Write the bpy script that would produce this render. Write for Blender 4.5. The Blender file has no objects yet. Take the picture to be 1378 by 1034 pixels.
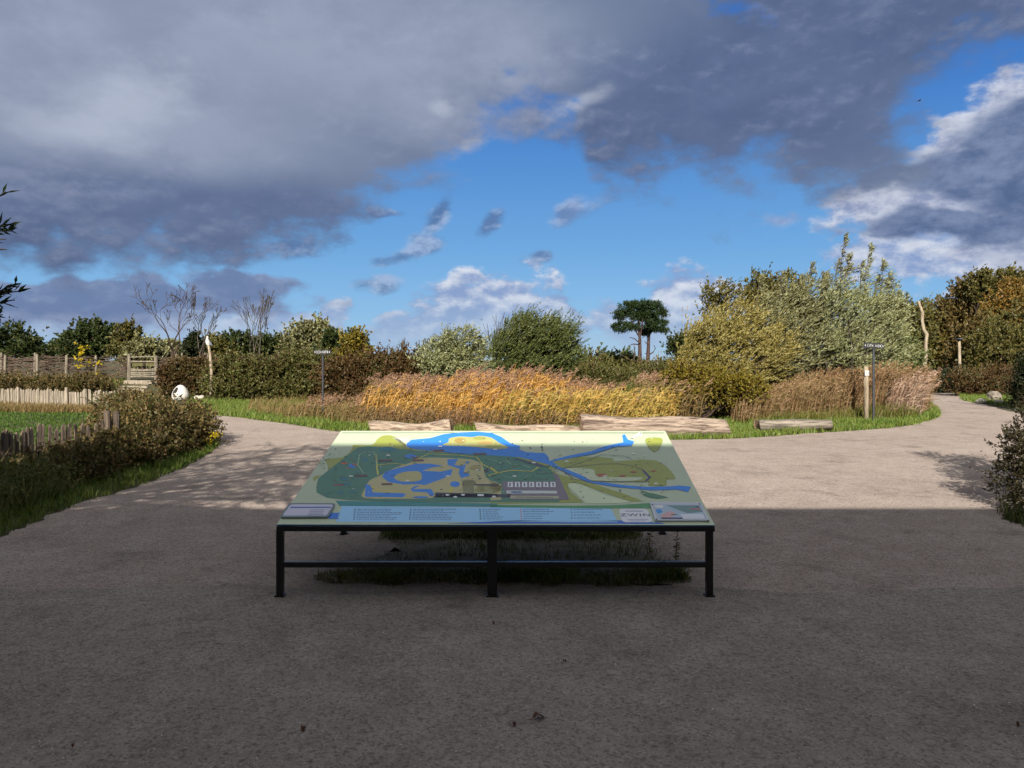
import bpy, bmesh, math, random
import numpy as np
from mathutils import Vector, Matrix
R=math.radians
rng=np.random.default_rng(11); random.seed(11)
S=bpy.context.scene; COL=S.collection
EYE=1.6; F=1000.0; CX=689.0; HY=485.0
def P(px,py,d): return Vector(((px-CX)/F*d, d, EYE-(py-HY)/F*d))      # a sight line followed out to distance d
def G(px,py):                                                         # where a sight line meets level ground
    d=EYE*F/(py-HY); return ((px-CX)/F*d, d)
def lin(c,k=1.0):
    o=[]
    for v in c[:3]:
        v=v/255.0; o.append(k*(v/12.92 if v<=.04045 else ((v+.055)/1.055)**2.4))
    return (o[0],o[1],o[2],1.0)
# ---------------------------------------------------------------- object helpers
def link(o,parent=None):
    COL.objects.link(o)
    if parent is not None: o.parent=parent
    return o
def tag(o,label=None,cat=None,group=None,kind=None):
    if label: o['label']=label
    if cat: o['category']=cat
    if group: o['group']=group
    if kind: o['kind']=kind
    return o
def thing(name,label,cat,loc=(0,0,0),group=None,rz=0):
    o=bpy.data.objects.new(name,None); o.empty_display_size=.2; o.location=loc; o.rotation_euler=(0,0,rz)
    link(o); return tag(o,label,cat,group)
def rebase(root,*kids):                                               # children built in world coordinates
    M=root.matrix_basis.inverted()
    for k in kids: k.matrix_basis=M@k.matrix_basis
def nmesh(name,V,polys,mats,parent=None,smooth=False,mi=None):
    me=bpy.data.meshes.new(name); me.from_pydata([tuple(v) for v in V],[],polys)
    for m in (mats if isinstance(mats,(list,tuple)) else [mats]): me.materials.append(m)
    if mi is not None: me.polygons.foreach_set('material_index',mi)
    if smooth: me.polygons.foreach_set('use_smooth',[True]*len(polys))
    me.update(); return link(bpy.data.objects.new(name,me),parent)
def fmesh(name,V,loops,starts,mat,parent=None,smooth=False,mi=None):
    me=bpy.data.meshes.new(name); V=np.asarray(V,np.float32)
    me.vertices.add(len(V)); me.vertices.foreach_set('co',V.ravel())
    me.loops.add(len(loops)); me.loops.foreach_set('vertex_index',np.asarray(loops,np.int32))
    me.polygons.add(len(starts)); me.polygons.foreach_set('loop_start',np.asarray(starts,np.int32))
    for m in (mat if isinstance(mat,(list,tuple)) else [mat]): me.materials.append(m)
    if mi is not None: me.polygons.foreach_set('material_index',np.asarray(mi,np.int32))
    if smooth: me.polygons.foreach_set('use_smooth',np.ones(len(starts),bool))
    me.update(calc_edges=True); return link(bpy.data.objects.new(name,me),parent)
class MB:
    """collects shapes for ONE mesh"""
    def __init__(s): s.v=[]; s.f=[]; s.m=[]
    def add(s,V,Fc,mi=0):
        b=len(s.v); s.v+= [tuple(v) for v in V]; s.f+=[tuple(i+b for i in f) for f in Fc]; s.m+=[mi]*len(Fc)
    def box(s,c,d,rz=0,mi=0,M=None,bev=0):
        x,y,z=[k/2 for k in d]
        if bev:
            b=bev; pts=[]
            for zz,ins in ((-z,b),(-z+b,0),(z-b,0),(z,b)):
                for sx,sy,ax in ((1,1,0),(-1,1,1),(-1,-1,0),(1,-1,1)):
                    X=x-ins; Y=y-ins
                    p=[(sx*X,sy*(Y-b),zz),(sx*(X-b),sy*Y,zz)]
                    if ax: p=p[::-1]
                    pts+=p
            Fc=[tuple(range(7,-1,-1)),tuple(range(24,32))]
            for r in range(3):
                for i in range(8): Fc.append((r*8+i,r*8+(i+1)%8,r*8+8+(i+1)%8,r*8+8+i))
            V=pts
        else:
            V=[(sx*x,sy*y,sz*z) for sz in (-1,1) for sx,sy in ((-1,-1),(1,-1),(1,1),(-1,1))]
            Fc=[(3,2,1,0),(4,5,6,7),(0,1,5,4),(1,2,6,5),(2,3,7,6),(3,0,4,7)]
        T=Matrix.Translation(c)@Matrix.Rotation(rz,4,'Z') if M is None else Matrix.Translation(c)@M
        s.add([T@Vector(v) for v in V],Fc,mi)
    def tube(s,pts,rad,n=6,mi=0,cap=True,jit=0):
        pts=[Vector(p) for p in pts]; rings=[]
        if not hasattr(rad,'__len__'): rad=[rad]*len(pts)
        up=Vector((.13,.31,.94))
        for i,p in enumerate(pts):
            t=(pts[min(i+1,len(pts)-1)]-pts[max(i-1,0)]); t=t.normalized() if t.length>1e-9 else Vector((0,0,1))
            if abs(t.dot(up))>.93: up=Vector((.9,.2,.1))
            a=t.cross(up).normalized(); b=t.cross(a)
            rr=[rad[i]*(1+(random.uniform(-jit,jit) if jit else 0)) for _ in range(n)]
            rings.append([p+a*math.cos(2*math.pi*k/n)*rr[k]+b*math.sin(2*math.pi*k/n)*rr[k] for k in range(n)])
        V=[v for r in rings for v in r]; Fc=[]
        for i in range(len(rings)-1):
            for k in range(n): Fc.append((i*n+k,i*n+(k+1)%n,(i+1)*n+(k+1)%n,(i+1)*n+k))
        if cap: Fc+= [tuple(range(n-1,-1,-1)),tuple(range(len(V)-n,len(V)))]
        s.add(V,Fc,mi)
    def build(s,name,mats,parent=None,smooth=False): return nmesh(name,s.v,s.f,mats,parent,smooth,s.m)
# ---------------------------------------------------------------- node helpers
class X:
    """a socket with arithmetic"""
    nt=None
    def __init__(s,k): s.k=k
    @staticmethod
    def m(op,*a,clamp=False):
        n=X.nt.nodes.new('ShaderNodeMath'); n.operation=op; n.use_clamp=clamp
        for i,v in enumerate(a):
            if isinstance(v,X): X.nt.links.new(v.k,n.inputs[i])
            else: n.inputs[i].default_value=v
        return X(n.outputs[0])
    def __add__(s,o): return X.m('ADD',s,o)
    __radd__=__add__
    def __sub__(s,o): return X.m('SUBTRACT',s,o)
    def __rsub__(s,o): return X.m('SUBTRACT',o,s)
    def __mul__(s,o): return X.m('MULTIPLY',s,o)
    __rmul__=__mul__
    def __truediv__(s,o): return X.m('DIVIDE',s,o)
    def max(s,o): return X.m('MAXIMUM',s,o)
    def min(s,o): return X.m('MINIMUM',s,o)
    def sm(s,a,b):
        n=X.nt.nodes.new('ShaderNodeMapRange'); n.interpolation_type='SMOOTHSTEP'
        X.nt.links.new(s.k,n.inputs['Value']); n.inputs['From Min'].default_value=a; n.inputs['From Max'].default_value=b
        return X(n.outputs[0])
def node(t,**kw):
    n=X.nt.nodes.new(t)
    for k,v in kw.items(): setattr(n,k,v)
    return n
def setin(n,k,v):
    s=n.inputs[k]
    if isinstance(v,X): X.nt.links.new(v.k,s)
    else: s.default_value=v
def noise(vec,scale,detail=4,rough=.55,dist=0,dim='3D',out=0):
    n=node('ShaderNodeTexNoise',noise_dimensions=dim)
    if vec is not None: setin(n,'Vector',vec)
    n.inputs['Scale'].default_value=scale; n.inputs['Detail'].default_value=detail
    n.inputs['Roughness'].default_value=rough; n.inputs['Distortion'].default_value=dist
    return X(n.outputs[out])
def mix(f,a,b,bt='MIX'):
    n=node('ShaderNodeMix',data_type='RGBA',blend_type=bt)
    for i,v in ((0,f),(6,a),(7,b)):
        if isinstance(v,X): X.nt.links.new(v.k,n.inputs[i])
        else: n.inputs[i].default_value=v
    return X(n.outputs[2])
def comb(x,y,z):
    n=node('ShaderNodeCombineXYZ')
    for i,v in enumerate((x,y,z)):
        if isinstance(v,X): X.nt.links.new(v.k,n.inputs[i])
        else: n.inputs[i].default_value=v
    return X(n.outputs[0])
def ramp(f,cols,interp='LINEAR'):
    n=node('ShaderNodeValToRGB'); cr=n.color_ramp; cr.interpolation=interp
    while len(cr.elements)<len(cols): cr.elements.new(.5)
    for i,(p,c) in enumerate(cols): cr.elements[i].position=p; cr.elements[i].color=c
    X.nt.links.new(f.k,n.inputs[0]); return X(n.outputs[0])
def newmat(name):
    m=bpy.data.materials.new(name); m.use_nodes=True; X.nt=m.node_tree
    b=m.node_tree.nodes['Principled BSDF']; return m,b
def pos(): return X(node('ShaderNodeNewGeometry').outputs['Position'])
def objc(): return X(node('ShaderNodeTexCoord').outputs['Object'])
def bump(b,h,strength=.5,dist=.02):
    n=node('ShaderNodeBump'); n.inputs['Strength'].default_value=strength; n.inputs['Distance'].default_value=dist
    X.nt.links.new(h.k,n.inputs['Height']); X.nt.links.new(n.outputs[0],b.inputs['Normal'])
def scalev(v,s):
    n=node('ShaderNodeVectorMath',operation='MULTIPLY'); X.nt.links.new(v.k,n.inputs[0]); n.inputs[1].default_value=s
    return X(n.outputs[0])
def foliage(name,cols,k=.8,transl=.25,patch=.35,pscale=.9,rough=.55):
    """leaf palette by random island, drifting in patches"""
    m,b=newmat(name); nt=m.node_tree
    g=node('ShaderNodeNewGeometry'); r=X(g.outputs['Random Per Island'])
    n=noise(X(g.outputs['Position']),pscale,3,.6)
    f=(r*(1-patch)+ (n.sm(.3,.7))*patch)
    cs=[(i/(len(cols)-1),lin(c,k)) for i,c in enumerate(cols)]
    c=ramp(f,cs)
    nt.links.new(c.k,b.inputs['Base Color']); b.inputs['Roughness'].default_value=rough
    b.inputs['Specular IOR Level'].default_value=.3
    t=node('ShaderNodeBsdfTranslucent'); nt.links.new(c.k,t.inputs[0])
    ms=node('ShaderNodeMixShader'); ms.inputs[0].default_value=transl
    nt.links.new(b.outputs[0],ms.inputs[1]); nt.links.new(t.outputs[0],ms.inputs[2])
    nt.links.new(ms.outputs[0],nt.nodes['Material Output'].inputs[0]); return m
def plain(name,c,rough=.5,metal=0,k=1.0,var=0,spec=.4):
    m,b=newmat(name); b.inputs['Roughness'].default_value=rough; b.inputs['Metallic'].default_value=metal
    b.inputs['Specular IOR Level'].default_value=spec
    a=lin(c,k)
    if var:
        n=noise(pos(),9,5,.6)
        cc=mix(n.sm(.3,.7),tuple(v*(1-var) for v in a[:3])+(1,),tuple(min(1,v*(1+var)) for v in a[:3])+(1,))
        m.node_tree.links.new(cc.k,b.inputs['Base Color'])
    else: b.inputs['Base Color'].default_value=a
    return m
def bark(name,c1,c2,scale=(12,12,2.5),k=.9):
    m,b=newmat(name); v=scalev(pos(),scale)
    n=noise(v,1.0,6,.65); c=mix(n.sm(.35,.68),lin(c1,k),lin(c2,k))
    m.node_tree.links.new(c.k,b.inputs['Base Color']); b.inputs['Roughness'].default_value=.85
    bump(b,n,.8,.03); return m
# ---------------------------------------------------------------- camera, sun, render settings
cd=bpy.data.cameras.new('camera'); cam=bpy.data.objects.new('camera',cd); link(cam)
cam.location=(0,0,EYE); cam.rotation_euler=(R(90),0,0); cd.sensor_width=36; cd.lens=36*F/1378.0
cd.shift_y=-32/1378.0; cd.clip_start=.05; cd.clip_end=6000; S.camera=cam
SUN_EL=30.0; SUN_A=.10                                                # shadows run towards (SUN_A, 1)
sd=Vector((-SUN_A,-1,0)).normalized()*math.cos(R(SUN_EL))+Vector((0,0,math.sin(R(SUN_EL))))
sl=bpy.data.lights.new('sun','SUN'); sl.energy=5.0; sl.angle=R(.5); sl.color=(1,.93,.82)
so=bpy.data.objects.new('sun',sl); link(so); so.rotation_euler=sd.to_track_quat('Z','Y').to_euler(); so.location=(0,-10,30)
S.view_settings.view_transform='Standard'; S.view_settings.look='None'; S.view_settings.exposure=1.0; S.view_settings.gamma=1
S.render.engine='CYCLES'
try:
    S.cycles.use_adaptive_sampling=True; S.cycles.adaptive_threshold=.02; S.cycles.adaptive_min_samples=8
    S.cycles.max_bounces=6; S.cycles.diffuse_bounces=3; S.cycles.transmission_bounces=4; S.cycles.transparent_max_bounces=8
except Exception: pass
# ---------------------------------------------------------------- world: Nishita sky with cloud layers placed by direction
W=bpy.data.worlds.new('World'); S.world=W; W.use_nodes=True; W.cycles.sampling_method='MANUAL'; W.cycles.sample_map_resolution=256; X.nt=W.node_tree; X.nt.nodes.clear()
sky=node('ShaderNodeTexSky',sky_type='NISHITA',sun_disc=False); sky.sun_elevation=R(SUN_EL)
sky.sun_rotation=math.atan2(sd.x,sd.y); sky.air_density=1.0; sky.dust_density=.4; sky.ozone_density=3.0
dirv=X(node('ShaderNodeTexCoord').outputs['Generated'])
sp=node('ShaderNodeSeparateXYZ'); X.nt.links.new(dirv.k,sp.inputs[0]); dx,dy,dz=[X(o) for o in sp.outputs]
az=X.m('ARCTAN2',dx,dy)*57.29578; el=X.m('ARCSINE',dz)*57.29578
def ae(px,py):
    a=math.atan((px-CX)/F); return math.degrees(a), math.degrees(math.atan(-(py-HY)/F*math.cos(a)))
# domain warp so that no edge is a clean ellipse
low=scalev(dirv,(1,1,1.7))
w1=noise(low,3.2,5,.6); w2=noise(scalev(dirv,(1.3,1.1,2.1)),7,6,.62); wa=noise(low,3.0,3,.55,out=1)
wv=node('ShaderNodeSeparateXYZ'); X.nt.links.new(wa.k,wv.inputs[0])
A=az+(X(wv.outputs[0])-.5)*9+(w2-.5)*3.0; E=el+(X(wv.outputs[1])-.5)*5+(w2-.5)*2.2
AEw=comb(A,E,0.0); AEr=comb(az,el,0.0)
def blob(px,py,rx,ry,tilt=0,v=None):
    """distance from a cloud centre in units of its size"""
    a0,e0=ae(px,py); v=AEw if v is None else v; ix,iy=1000/57.3/rx,1000/57.3/ry
    if tilt:
        n=node('ShaderNodeMapping',vector_type='TEXTURE'); X.nt.links.new(v.k,n.inputs[0])
        n.inputs[1].default_value=(a0,e0,0); n.inputs[2].default_value=(0,0,R(tilt)); n.inputs[3].default_value=(1/ix,1/iy,1)
    else:
        n=node('ShaderNodeVectorMath',operation='MULTIPLY_ADD'); X.nt.links.new(v.k,n.inputs[0])
        n.inputs[1].default_value=(ix,iy,1); n.inputs[2].default_value=(-a0*ix,-e0*iy,0)
    l=node('ShaderNodeVectorMath',operation='LENGTH'); X.nt.links.new(n.outputs[0],l.inputs[0]); return X(l.outputs[1])
def union(bs):
    r=bs[0]
    for b in bs[1:]: r=r.min(b)
    return 1-r
def relief(scale,off,det=6,rough=.58,sx=(1,1,1.6)):
    """side-lit look of cloud puffs: noise minus the same noise a little further up"""
    a=noise(scalev(dirv,sx),scale,det,rough)
    va=node('ShaderNodeVectorMath',operation='ADD'); X.nt.links.new(dirv.k,va.inputs[0]); va.inputs[1].default_value=off
    b=noise(scalev(X(va.outputs[0]),sx),scale,det,rough)
    return a,a-b
# blue, a little deeper and more saturated than the bare model, paling to the horizon
hs=node('ShaderNodeHueSaturation'); X.nt.links.new(sky.outputs[0],hs.inputs['Color']); hs.inputs['Saturation'].default_value=1.15
blue0=scalev(X(hs.outputs[0]),(.10,.10,.10))
bl=ramp((el/34.0),[(0,lin((160,194,226))),(.10,lin((128,182,230))),(.25,lin((104,164,222))),(.55,lin((62,124,204))),(1,lin((30,78,165)))])
bg=mix(.85,blue0,bl)
n6,rel6=relief(9,(-.006,0,.012)); n12,rel12=relief(20,(-.003,0,.006),sx=(1,1,1.9))
reld=rel6*3.0+rel12*1.0
# layer 1: bright heap clouds along the horizon
heap=union([blob(640,428,105,62),blob(560,440,80,32),blob(740,438,95,34),blob(850,428,70,32),blob(935,405,68,52),blob(990,420,60,40),
  blob(400,432,80,22),blob(465,424,18,26),blob(330,440,110,25),blob(1080,440,160,30),blob(130,440,170,26),blob(1330,440,120,40),blob(1250,350,105,44),
  blob(-600,430,400,40),blob(2200,430,500,60)])
hf=heap+(n12-.5)*1.5+(n6-.5)*.9
ha=hf.sm(-.06,.26)
hc=mix((reld*1.15+(hf*.3)+.42).sm(.15,1.0),lin((138,158,200)),lin((222,226,236)))
hc=mix((el/6.0).sm(0,1),lin((158,184,216)),hc)
c1=mix(ha*(el.sm(-.5,2.2))*.9,bg,hc)
# layer 2: small loose scraps and the cluster at the right
scr=union([blob(540,338,34,14,25),blob(512,378,38,13,12),blob(708,356,20,12),blob(780,292,46,17,18),blob(1066,304,36,15),blob(655,300,40,10,35),
  blob(575,300,64,15,48),blob(548,335,30,18,20),blob(425,337,46,22),blob(520,285,30,10)])
sf=scr+(n12-.5)*1.7+(n6-.5)*.5; sa=sf.sm(.0,.75)*.72
shd=mix((A/24.0+.2).sm(0,1),lin((84,106,150)),lin((140,158,196)))
c2=mix(sa,c1,mix((reld*1.5+.42).sm(.2,1),shd,lin((168,184,214))))
right=union([blob(1330,205,112,66),blob(1400,165,110,60,-12),blob(1262,290,140,42),blob(1390,260,120,80),blob(1500,250,200,120),blob(1180,268,60,34)])
rf=right+(n12-.5)*1.1+(n6-.5)*1.1; ra=rf.sm(-.02,.32)
core=union([blob(1320,232,100,40),blob(1310,312,150,24),blob(1370,175,70,40),blob(1500,250,160,90)])+(n6-.5)*.9+(n12-.5)*.5
rc=mix(core.sm(-.12,.34),mix((reld*1.4+.5).sm(.1,.9),lin((142,154,188)),lin((208,214,230))),mix((reld+.5).sm(.1,.95),lin((86,106,144)),lin((128,144,178))))
c3=mix(ra,c2,rc)
# layer 3: flat grey banks at the left
band=union([blob(120,400,330,24),blob(350,388,92,24),blob(60,420,200,16),blob(-300,400,500,45)])
bf=band+(n6-.5)*.9+(n12-.5)*.8; ba=bf.sm(0,.3)
c4=mix(ba*.95,c3,mix((reld*.8+bf*-.5+.5).sm(.05,1.1),lin((108,127,166)),lin((160,174,204))))
# layer 4: the great shower cloud overhead; its lower edge follows the azimuth
fc=node('ShaderNodeFloatCurve'); cu=fc.mapping.curves[0]
edge=[(-1800,400),(-400,395),(0,372),(120,372),(230,368),(340,360),(440,350),(472,318),(500,285),(560,262),(630,216),(680,180),(735,178),(775,184),(800,238),(850,254),(900,256),(960,276),(1020,264),(1070,264),(1130,258),(1165,240),(1192,190),(1216,152),(1250,128),(1292,104),(1378,62),(1700,0),(2600,-200)]
pts=[]
for px,py in edge:
    a,e=ae(px,py); pts.append(((a+90)/180,(e+5)/60))
pts.sort(); cu.points[0].location=(0,pts[0][1]); cu.points[1].location=(1,.35)
for p in pts:
    if 0.02<p[0]<.98: cu.points.new(*p)
fc.mapping.update()
Aw=az+(X(wv.outputs[0])-.5)*4; setin(fc,'Value',((Aw+90)*(1/180.0)).max(0).min(1))
eb=X(fc.outputs[0])*60-5
df=(el+(X(wv.outputs[1])-.5)*3.5-eb)/7.0
hole=blob(990,6,60,26,0)
patch=union([blob(1140,208,104,58),blob(1180,236,70,26)])*.9
df=df.max(patch)
df=df+(n12-.5)*1.1+(n6-.5)*1.5
da=df.sm(-.18,.46)*(1-(1-hole+(n12-.5)*4+(n6-.5)*2).sm(-.1,1.1)*.9)
h1=union([blob(200,120,330,200),blob(420,60,420,120),blob(620,90,300,110),blob(60,60,300,160)])+(w1-.5)*1.2+(w2-.5)*.5
dk=union([blob(300,300,360,90),blob(80,310,300,80),blob(960,140,330,160),blob(1150,40,360,120),blob(850,200,150,80)])+(w1-.5)*1.0+(w2-.5)*.6
base=mix(h1.sm(-.2,.75),lin((112,127,156)),lin((152,163,186)))
base=mix(dk.sm(-.1,.6)*.78,base,mix((w2+rel6*.6).sm(.3,.75),lin((76,95,133)),lin((96,114,152))))
base=mix((rel6*1.8+rel12*1.3+(w1-.5)*1.5+.35).sm(.25,1.0)*.42,base,lin((166,174,200)))
li=union([blob(175,135,90,45,15),blob(110,165,90,35),blob(785,142,52,20,20),blob(640,205,60,20,15),blob(600,135,18,12)])+(n12-.5)*1.0+(w1-.5)*.8
base=mix(li.sm(-.1,.8)*.6,base,lin((186,194,212)))
base=mix((w2+w1-.95).sm(-.12,.25)*.22,base,lin((78,92,126)))
c5=mix(da,c4,base)
# unseen bright cloud behind and above the viewer, added to fill the shade
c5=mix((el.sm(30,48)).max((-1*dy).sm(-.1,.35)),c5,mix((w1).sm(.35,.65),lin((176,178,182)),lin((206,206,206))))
# below the horizon: soft ground haze colour
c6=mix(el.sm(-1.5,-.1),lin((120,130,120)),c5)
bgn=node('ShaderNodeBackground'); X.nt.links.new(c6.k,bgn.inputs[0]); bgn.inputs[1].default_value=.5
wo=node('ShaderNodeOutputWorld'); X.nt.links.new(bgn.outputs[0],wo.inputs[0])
# from here on colours are surface albedos for this exposure
_lin=lin; ALB=.60
def lin(c,k=1.0): return _lin(c,k*ALB)
# ================================================================ TERRAIN AND PATHS
def sstep(a,b,x): t=np.clip((x-a)/(b-a),0,1); return t*t*(3-2*t)
def gz(x,y):
    """terrain height; level around the paths, banks further off"""
    x=np.asarray(x,float); y=np.asarray(y,float)
    left=sstep(32.5,36.5,y)*(1-sstep(-7,-1,x))*.68
    left=left+sstep(26,31,y+x*.15)*(1-sstep(-19,-15.5,x))*.25*(1-sstep(32.5,36.5,y))
    rb=sstep(41,56,y)*sstep(9,17,x)*1.15
    dike=sstep(105,128,y)*1.42
    r=left+rb+dike*(1-left/1.0)*(1-np.clip(rb,0,1))
    return r+ .03*np.sin(x*.7+1.3)*np.sin(y*.53)*sstep(27,33,y)*(1-sstep(12,14,x)*(1-sstep(40,46,y)))
xs=np.concatenate([[-2500,-1200,-600,-300,-160,-100],np.arange(-70,71,1.0),[100,160,300,600,1200,2500]])
ys=np.concatenate([[-300,-100,-40,-15],np.arange(-5,75,1.0),np.arange(75,150,3.0),[170,220,350,700,1500,3500]])
XX,YY=np.meshgrid(xs,ys); ZZ=gz(XX,YY)
nx,ny=len(xs),len(ys); V=np.stack([XX.ravel(),YY.ravel(),ZZ.ravel()],1)
i=np.arange(nx-1); j=np.arange(ny-1); I,J=np.meshgrid(i,j); q=(J*nx+I).ravel()
loops=np.stack([q,q+1,q+nx+1,q+nx],1).ravel()
m,b=newmat('meadow_ground'); p=pos()
n1=noise(p,.35,4,.6); n2=noise(p,6,6,.65); n3=noise(p,40,4,.6)
c=mix(n1.sm(.3,.7),lin((86,100,46),.6),lin((128,112,66),.6)); c=mix(n2.sm(.35,.75)*.7,c,lin((58,66,28),.6)); c=mix((n3-.4)*.9,c,lin((136,118,78),.6))
X.nt.links.new(c.k,b.inputs['Base Color']); b.inputs['Roughness'].default_value=.95; bump(b,n2+n3*.5,.9,.08)
g=fmesh('ground',V,loops,np.arange(0,len(loops),4),m,smooth=True); tag(g,kind='structure')

def smooth_poly(pts,sub=6,jit=.05,closed=True):
    out=[]; n=len(pts)
    for i in range(n):
        p0,p1,p2,p3=[np.array(pts[(i+k)%n],float) for k in (-1,0,1,2)]
        for s in range(sub):
            t=s/sub; q=.5*((2*p1)+(-p0+p2)*t+(2*p0-5*p1+4*p2-p3)*t*t+(-p0+3*p1-3*p2+p3)*t**3)
            out.append((q[0]+random.uniform(-jit,jit),q[1]+random.uniform(-jit,jit)))
    return out
def sheet(name,pts,z,mat,follow=False):
    bm=bmesh.new(); vs=[bm.verts.new((x,y,z)) for x,y in pts]; f=bm.faces.new(vs)
    if f.normal.z<0: f.normal_flip()
    bmesh.ops.triangulate(bm,faces=[f]); me=bpy.data.meshes.new(name); bm.to_mesh(me); bm.free(); me.materials.append(mat)
    return link(bpy.data.objects.new(name,me))
path_edge=[(-7.5,-6),(-5.8,2),(-4.9,5.4),(-4.65,6.8),G(100,681),G(200,650),G(262,622),G(296,598),G(272,584),(-8.2,17.6),(-10.2,20.0),(-10.9,21.4),(-10.3,22.2),
 G(262,558.5),G(300,560),G(350,566),G(400,573),G(450,581),G(520,584),G(640,586),G(780,589),G(905,592),G(1000,590),G(1100,583),G(1200,576),G(1240,569),G(1262,561),
 G(1262,553),G(1249,543),G(1240,534.5),(19.0,37),(21.5,36.5),G(1291,534),G(1296,539),G(1330,546),G(1378,556),(18,21),(22,18),(22,9),(9,8.6),(6.3,8.2),G(1345,697),(5.3,6.6),(6.0,5),(7.5,0),(9,-6)]
PATH=smooth_poly(path_edge,9,.05)
def gravel(name,a,bb,grey,k):
    m,b=newmat(name); p=pos()
    n1=noise(p,.5,4,.6); n2=noise(p,3.2,6,.7); n3=noise(scalev(p,(1,1,1)),70,3,.7); n4=noise(p,230,2,.6)
    c=mix(n1.sm(.3,.7),lin(a,k),lin(bb,k)); c=mix(n2.sm(.42,.7)*.6,c,lin(grey,k)); n5=noise(p,1.4,6,.72,.4); c=mix(n5.sm(.5,.72)*.5,c,lin((112,100,92),k)); n6=noise(p,22,5,.75); c=mix(n6.sm(.48,.68)*.45,c,lin((120,106,96),k))
    vo=node('ShaderNodeTexVoronoi'); X.nt.links.new(p.k,vo.inputs['Vector']); vo.inputs['Scale'].default_value=85
    r=node('ShaderNodeSeparateColor'); X.nt.links.new(vo.outputs['Color'],r.inputs[0]); rr=X(r.outputs[0])
    c=mix((1-rr.sm(0,.35))*.45,c,lin((74,68,66),k)); c=mix(rr.sm(.8,1)*.45,c,lin((228,220,208),k))
    c=mix((n3-.5)*.9+.15,c,lin((92,84,80),k))
    X.nt.links.new(c.k,b.inputs['Base Color']); b.inputs['Roughness'].default_value=.95; b.inputs['Specular IOR Level'].default_value=.15
    bump(b,n3*.6+X(vo.outputs['Distance'])*.8+n2*1.3,.55,.012); return m
mg=gravel('shell_gravel',(214,196,184),(196,177,166),(228,214,204),.96)
tag(sheet('path',PATH,.004,mg),kind='structure')
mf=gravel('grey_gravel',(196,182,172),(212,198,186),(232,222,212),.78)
fe=[(-7.2,-6),(-7.0,0),(-5.6,3.6),(-5.0,5.15)]
k=np.linspace(-4.6,5.2,40); fe+=[(x,5.22-.07*(x+4.6)/9.8+random.uniform(-.05,.05)+.06*math.sin(x*2.3)) for x in k]+[(5.7,4.6),(7.2,0),(8.6,-6)]
tag(sheet('forecourt',fe,.008,mf),kind='structure')
# loose stones lying on the gravel
def pebbles(n,reg,smin,smax,mat,label,cat='stones'):
    V=[];L=[];st=[]; 
    P0=np.array([[1,0,0],[-.5,.8,0],[-.5,-.8,0],[0,0,.7]])
    tri=np.array([0,1,3,1,2,3,2,0,3])
    x=rng.uniform(reg[0],reg[1],n); y=rng.uniform(reg[2],reg[3],n)**1.0; s=rng.uniform(smin,smax,n)*rng.uniform(.5,1,n); a=rng.uniform(0,6.28,n)
    sc=np.stack([s,s*rng.uniform(.6,1,n),s*rng.uniform(.5,.9,n)],1)
    Q=P0[None]*sc[:,None,:]; c,s_=np.cos(a)[:,None],np.sin(a)[:,None]
    q0=Q[...,0]*c-Q[...,1]*s_+x[:,None]; q1=Q[...,0]*s_+Q[...,1]*c+y[:,None]; q2=Q[...,2]+.0085
    VV=np.stack([q0,q1,q2],2).reshape(-1,3); LL=(tri[None]+4*np.arange(n)[:,None]).ravel()
    o=fmesh('loose_gravel',VV,LL,np.arange(0,len(LL),3),mat); return tag(o,label,cat,kind='stuff')
mp,b=newmat('pebble'); gg=node('ShaderNodeNewGeometry')
c=ramp(X(gg.outputs['Random Per Island']),[(0,lin((90,82,76))),(.5,lin((170,160,150))),(.85,lin((205,196,186))),(1,lin((245,240,230)))])
X.nt.links.new(c.k,b.inputs['Base Color']); b.inputs['Roughness'].default_value=.9
pebbles(42000,(-4.6,4.9,2.4,8.6),.002,.008,mp,'fine loose grit strewn over the shaded forecourt')
# worn earth with weeds below the table
me_,b=newmat('bare_earth'); p=pos(); n1=noise(p,5,5,.65); n2=noise(p,60,4,.6)
c=mix(n1.sm(.35,.65),lin((176,162,146),1.0),lin((132,128,98),1.0)); c=mix((n2-.4)*.8,c,lin((180,168,152),1.0)); X.nt.links.new(c.k,b.inputs['Base Color']); b.inputs['Roughness'].default_value=1
bump(b,n2+n1,.8,.03)
ep=smooth_poly([(-1.42,5.42),(-.9,5.30),(-.3,5.34),(.3,5.28),(.8,5.24),(1.2,5.3),(1.3,5.6),(1.15,6.0),(1.22,6.5),(1.0,6.9),(.5,6.85),(.1,7.0),(-.3,6.88),(-.9,7.0),(-1.1,6.7),(-.95,6.3),(-1.15,5.9)],6,.06)
tag(sheet('bare_earth_patch',ep,.012,me_),kind='structure')

# ================================================================ INFORMATION TABLE
FL=Vector((-1.585,5.0,.495)); FR=Vector((1.36,4.98,.495)); RL=Vector((-1.587,6.9,.9445)); RR=Vector((1.421,6.9,.9445))
nrm=(FR-FL).cross(RL-FL).normalized()
def onp(px,py,h=0.0):
    d=Vector(((px-CX)/F,1,-(py-HY)/F)); o=Vector((0,0,EYE)); p0=FL+nrm*h
    t=(p0-o).dot(nrm)/d.dot(nrm); return o+d*t
steel=plain('black_steel',(26,26,27),.32,.0,spec=.5); steel.node_tree.nodes['Principled BSDF'].inputs['Coat Weight'].default_value=.15
tb=thing('information_table','low black steel table with a big sloping coloured park map','map table',(-.1,5.95,0))
parts=[]
def post_leg(x,y,z,w,d=.045,foot=True):
    m=MB(); m.box((x,y,z/2),(w,d,z),bev=.003); 
    if foot: m.box((x,y,.006+.008),(w+.018,d+.02,.012))
    o=m.build('leg',steel,tb); parts.append(o); return o
for px,w in ((377,.045),(954.5,.045)):
    post_leg((px-CX)/1000*5.02,5.02+.003,.455,w)
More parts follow.
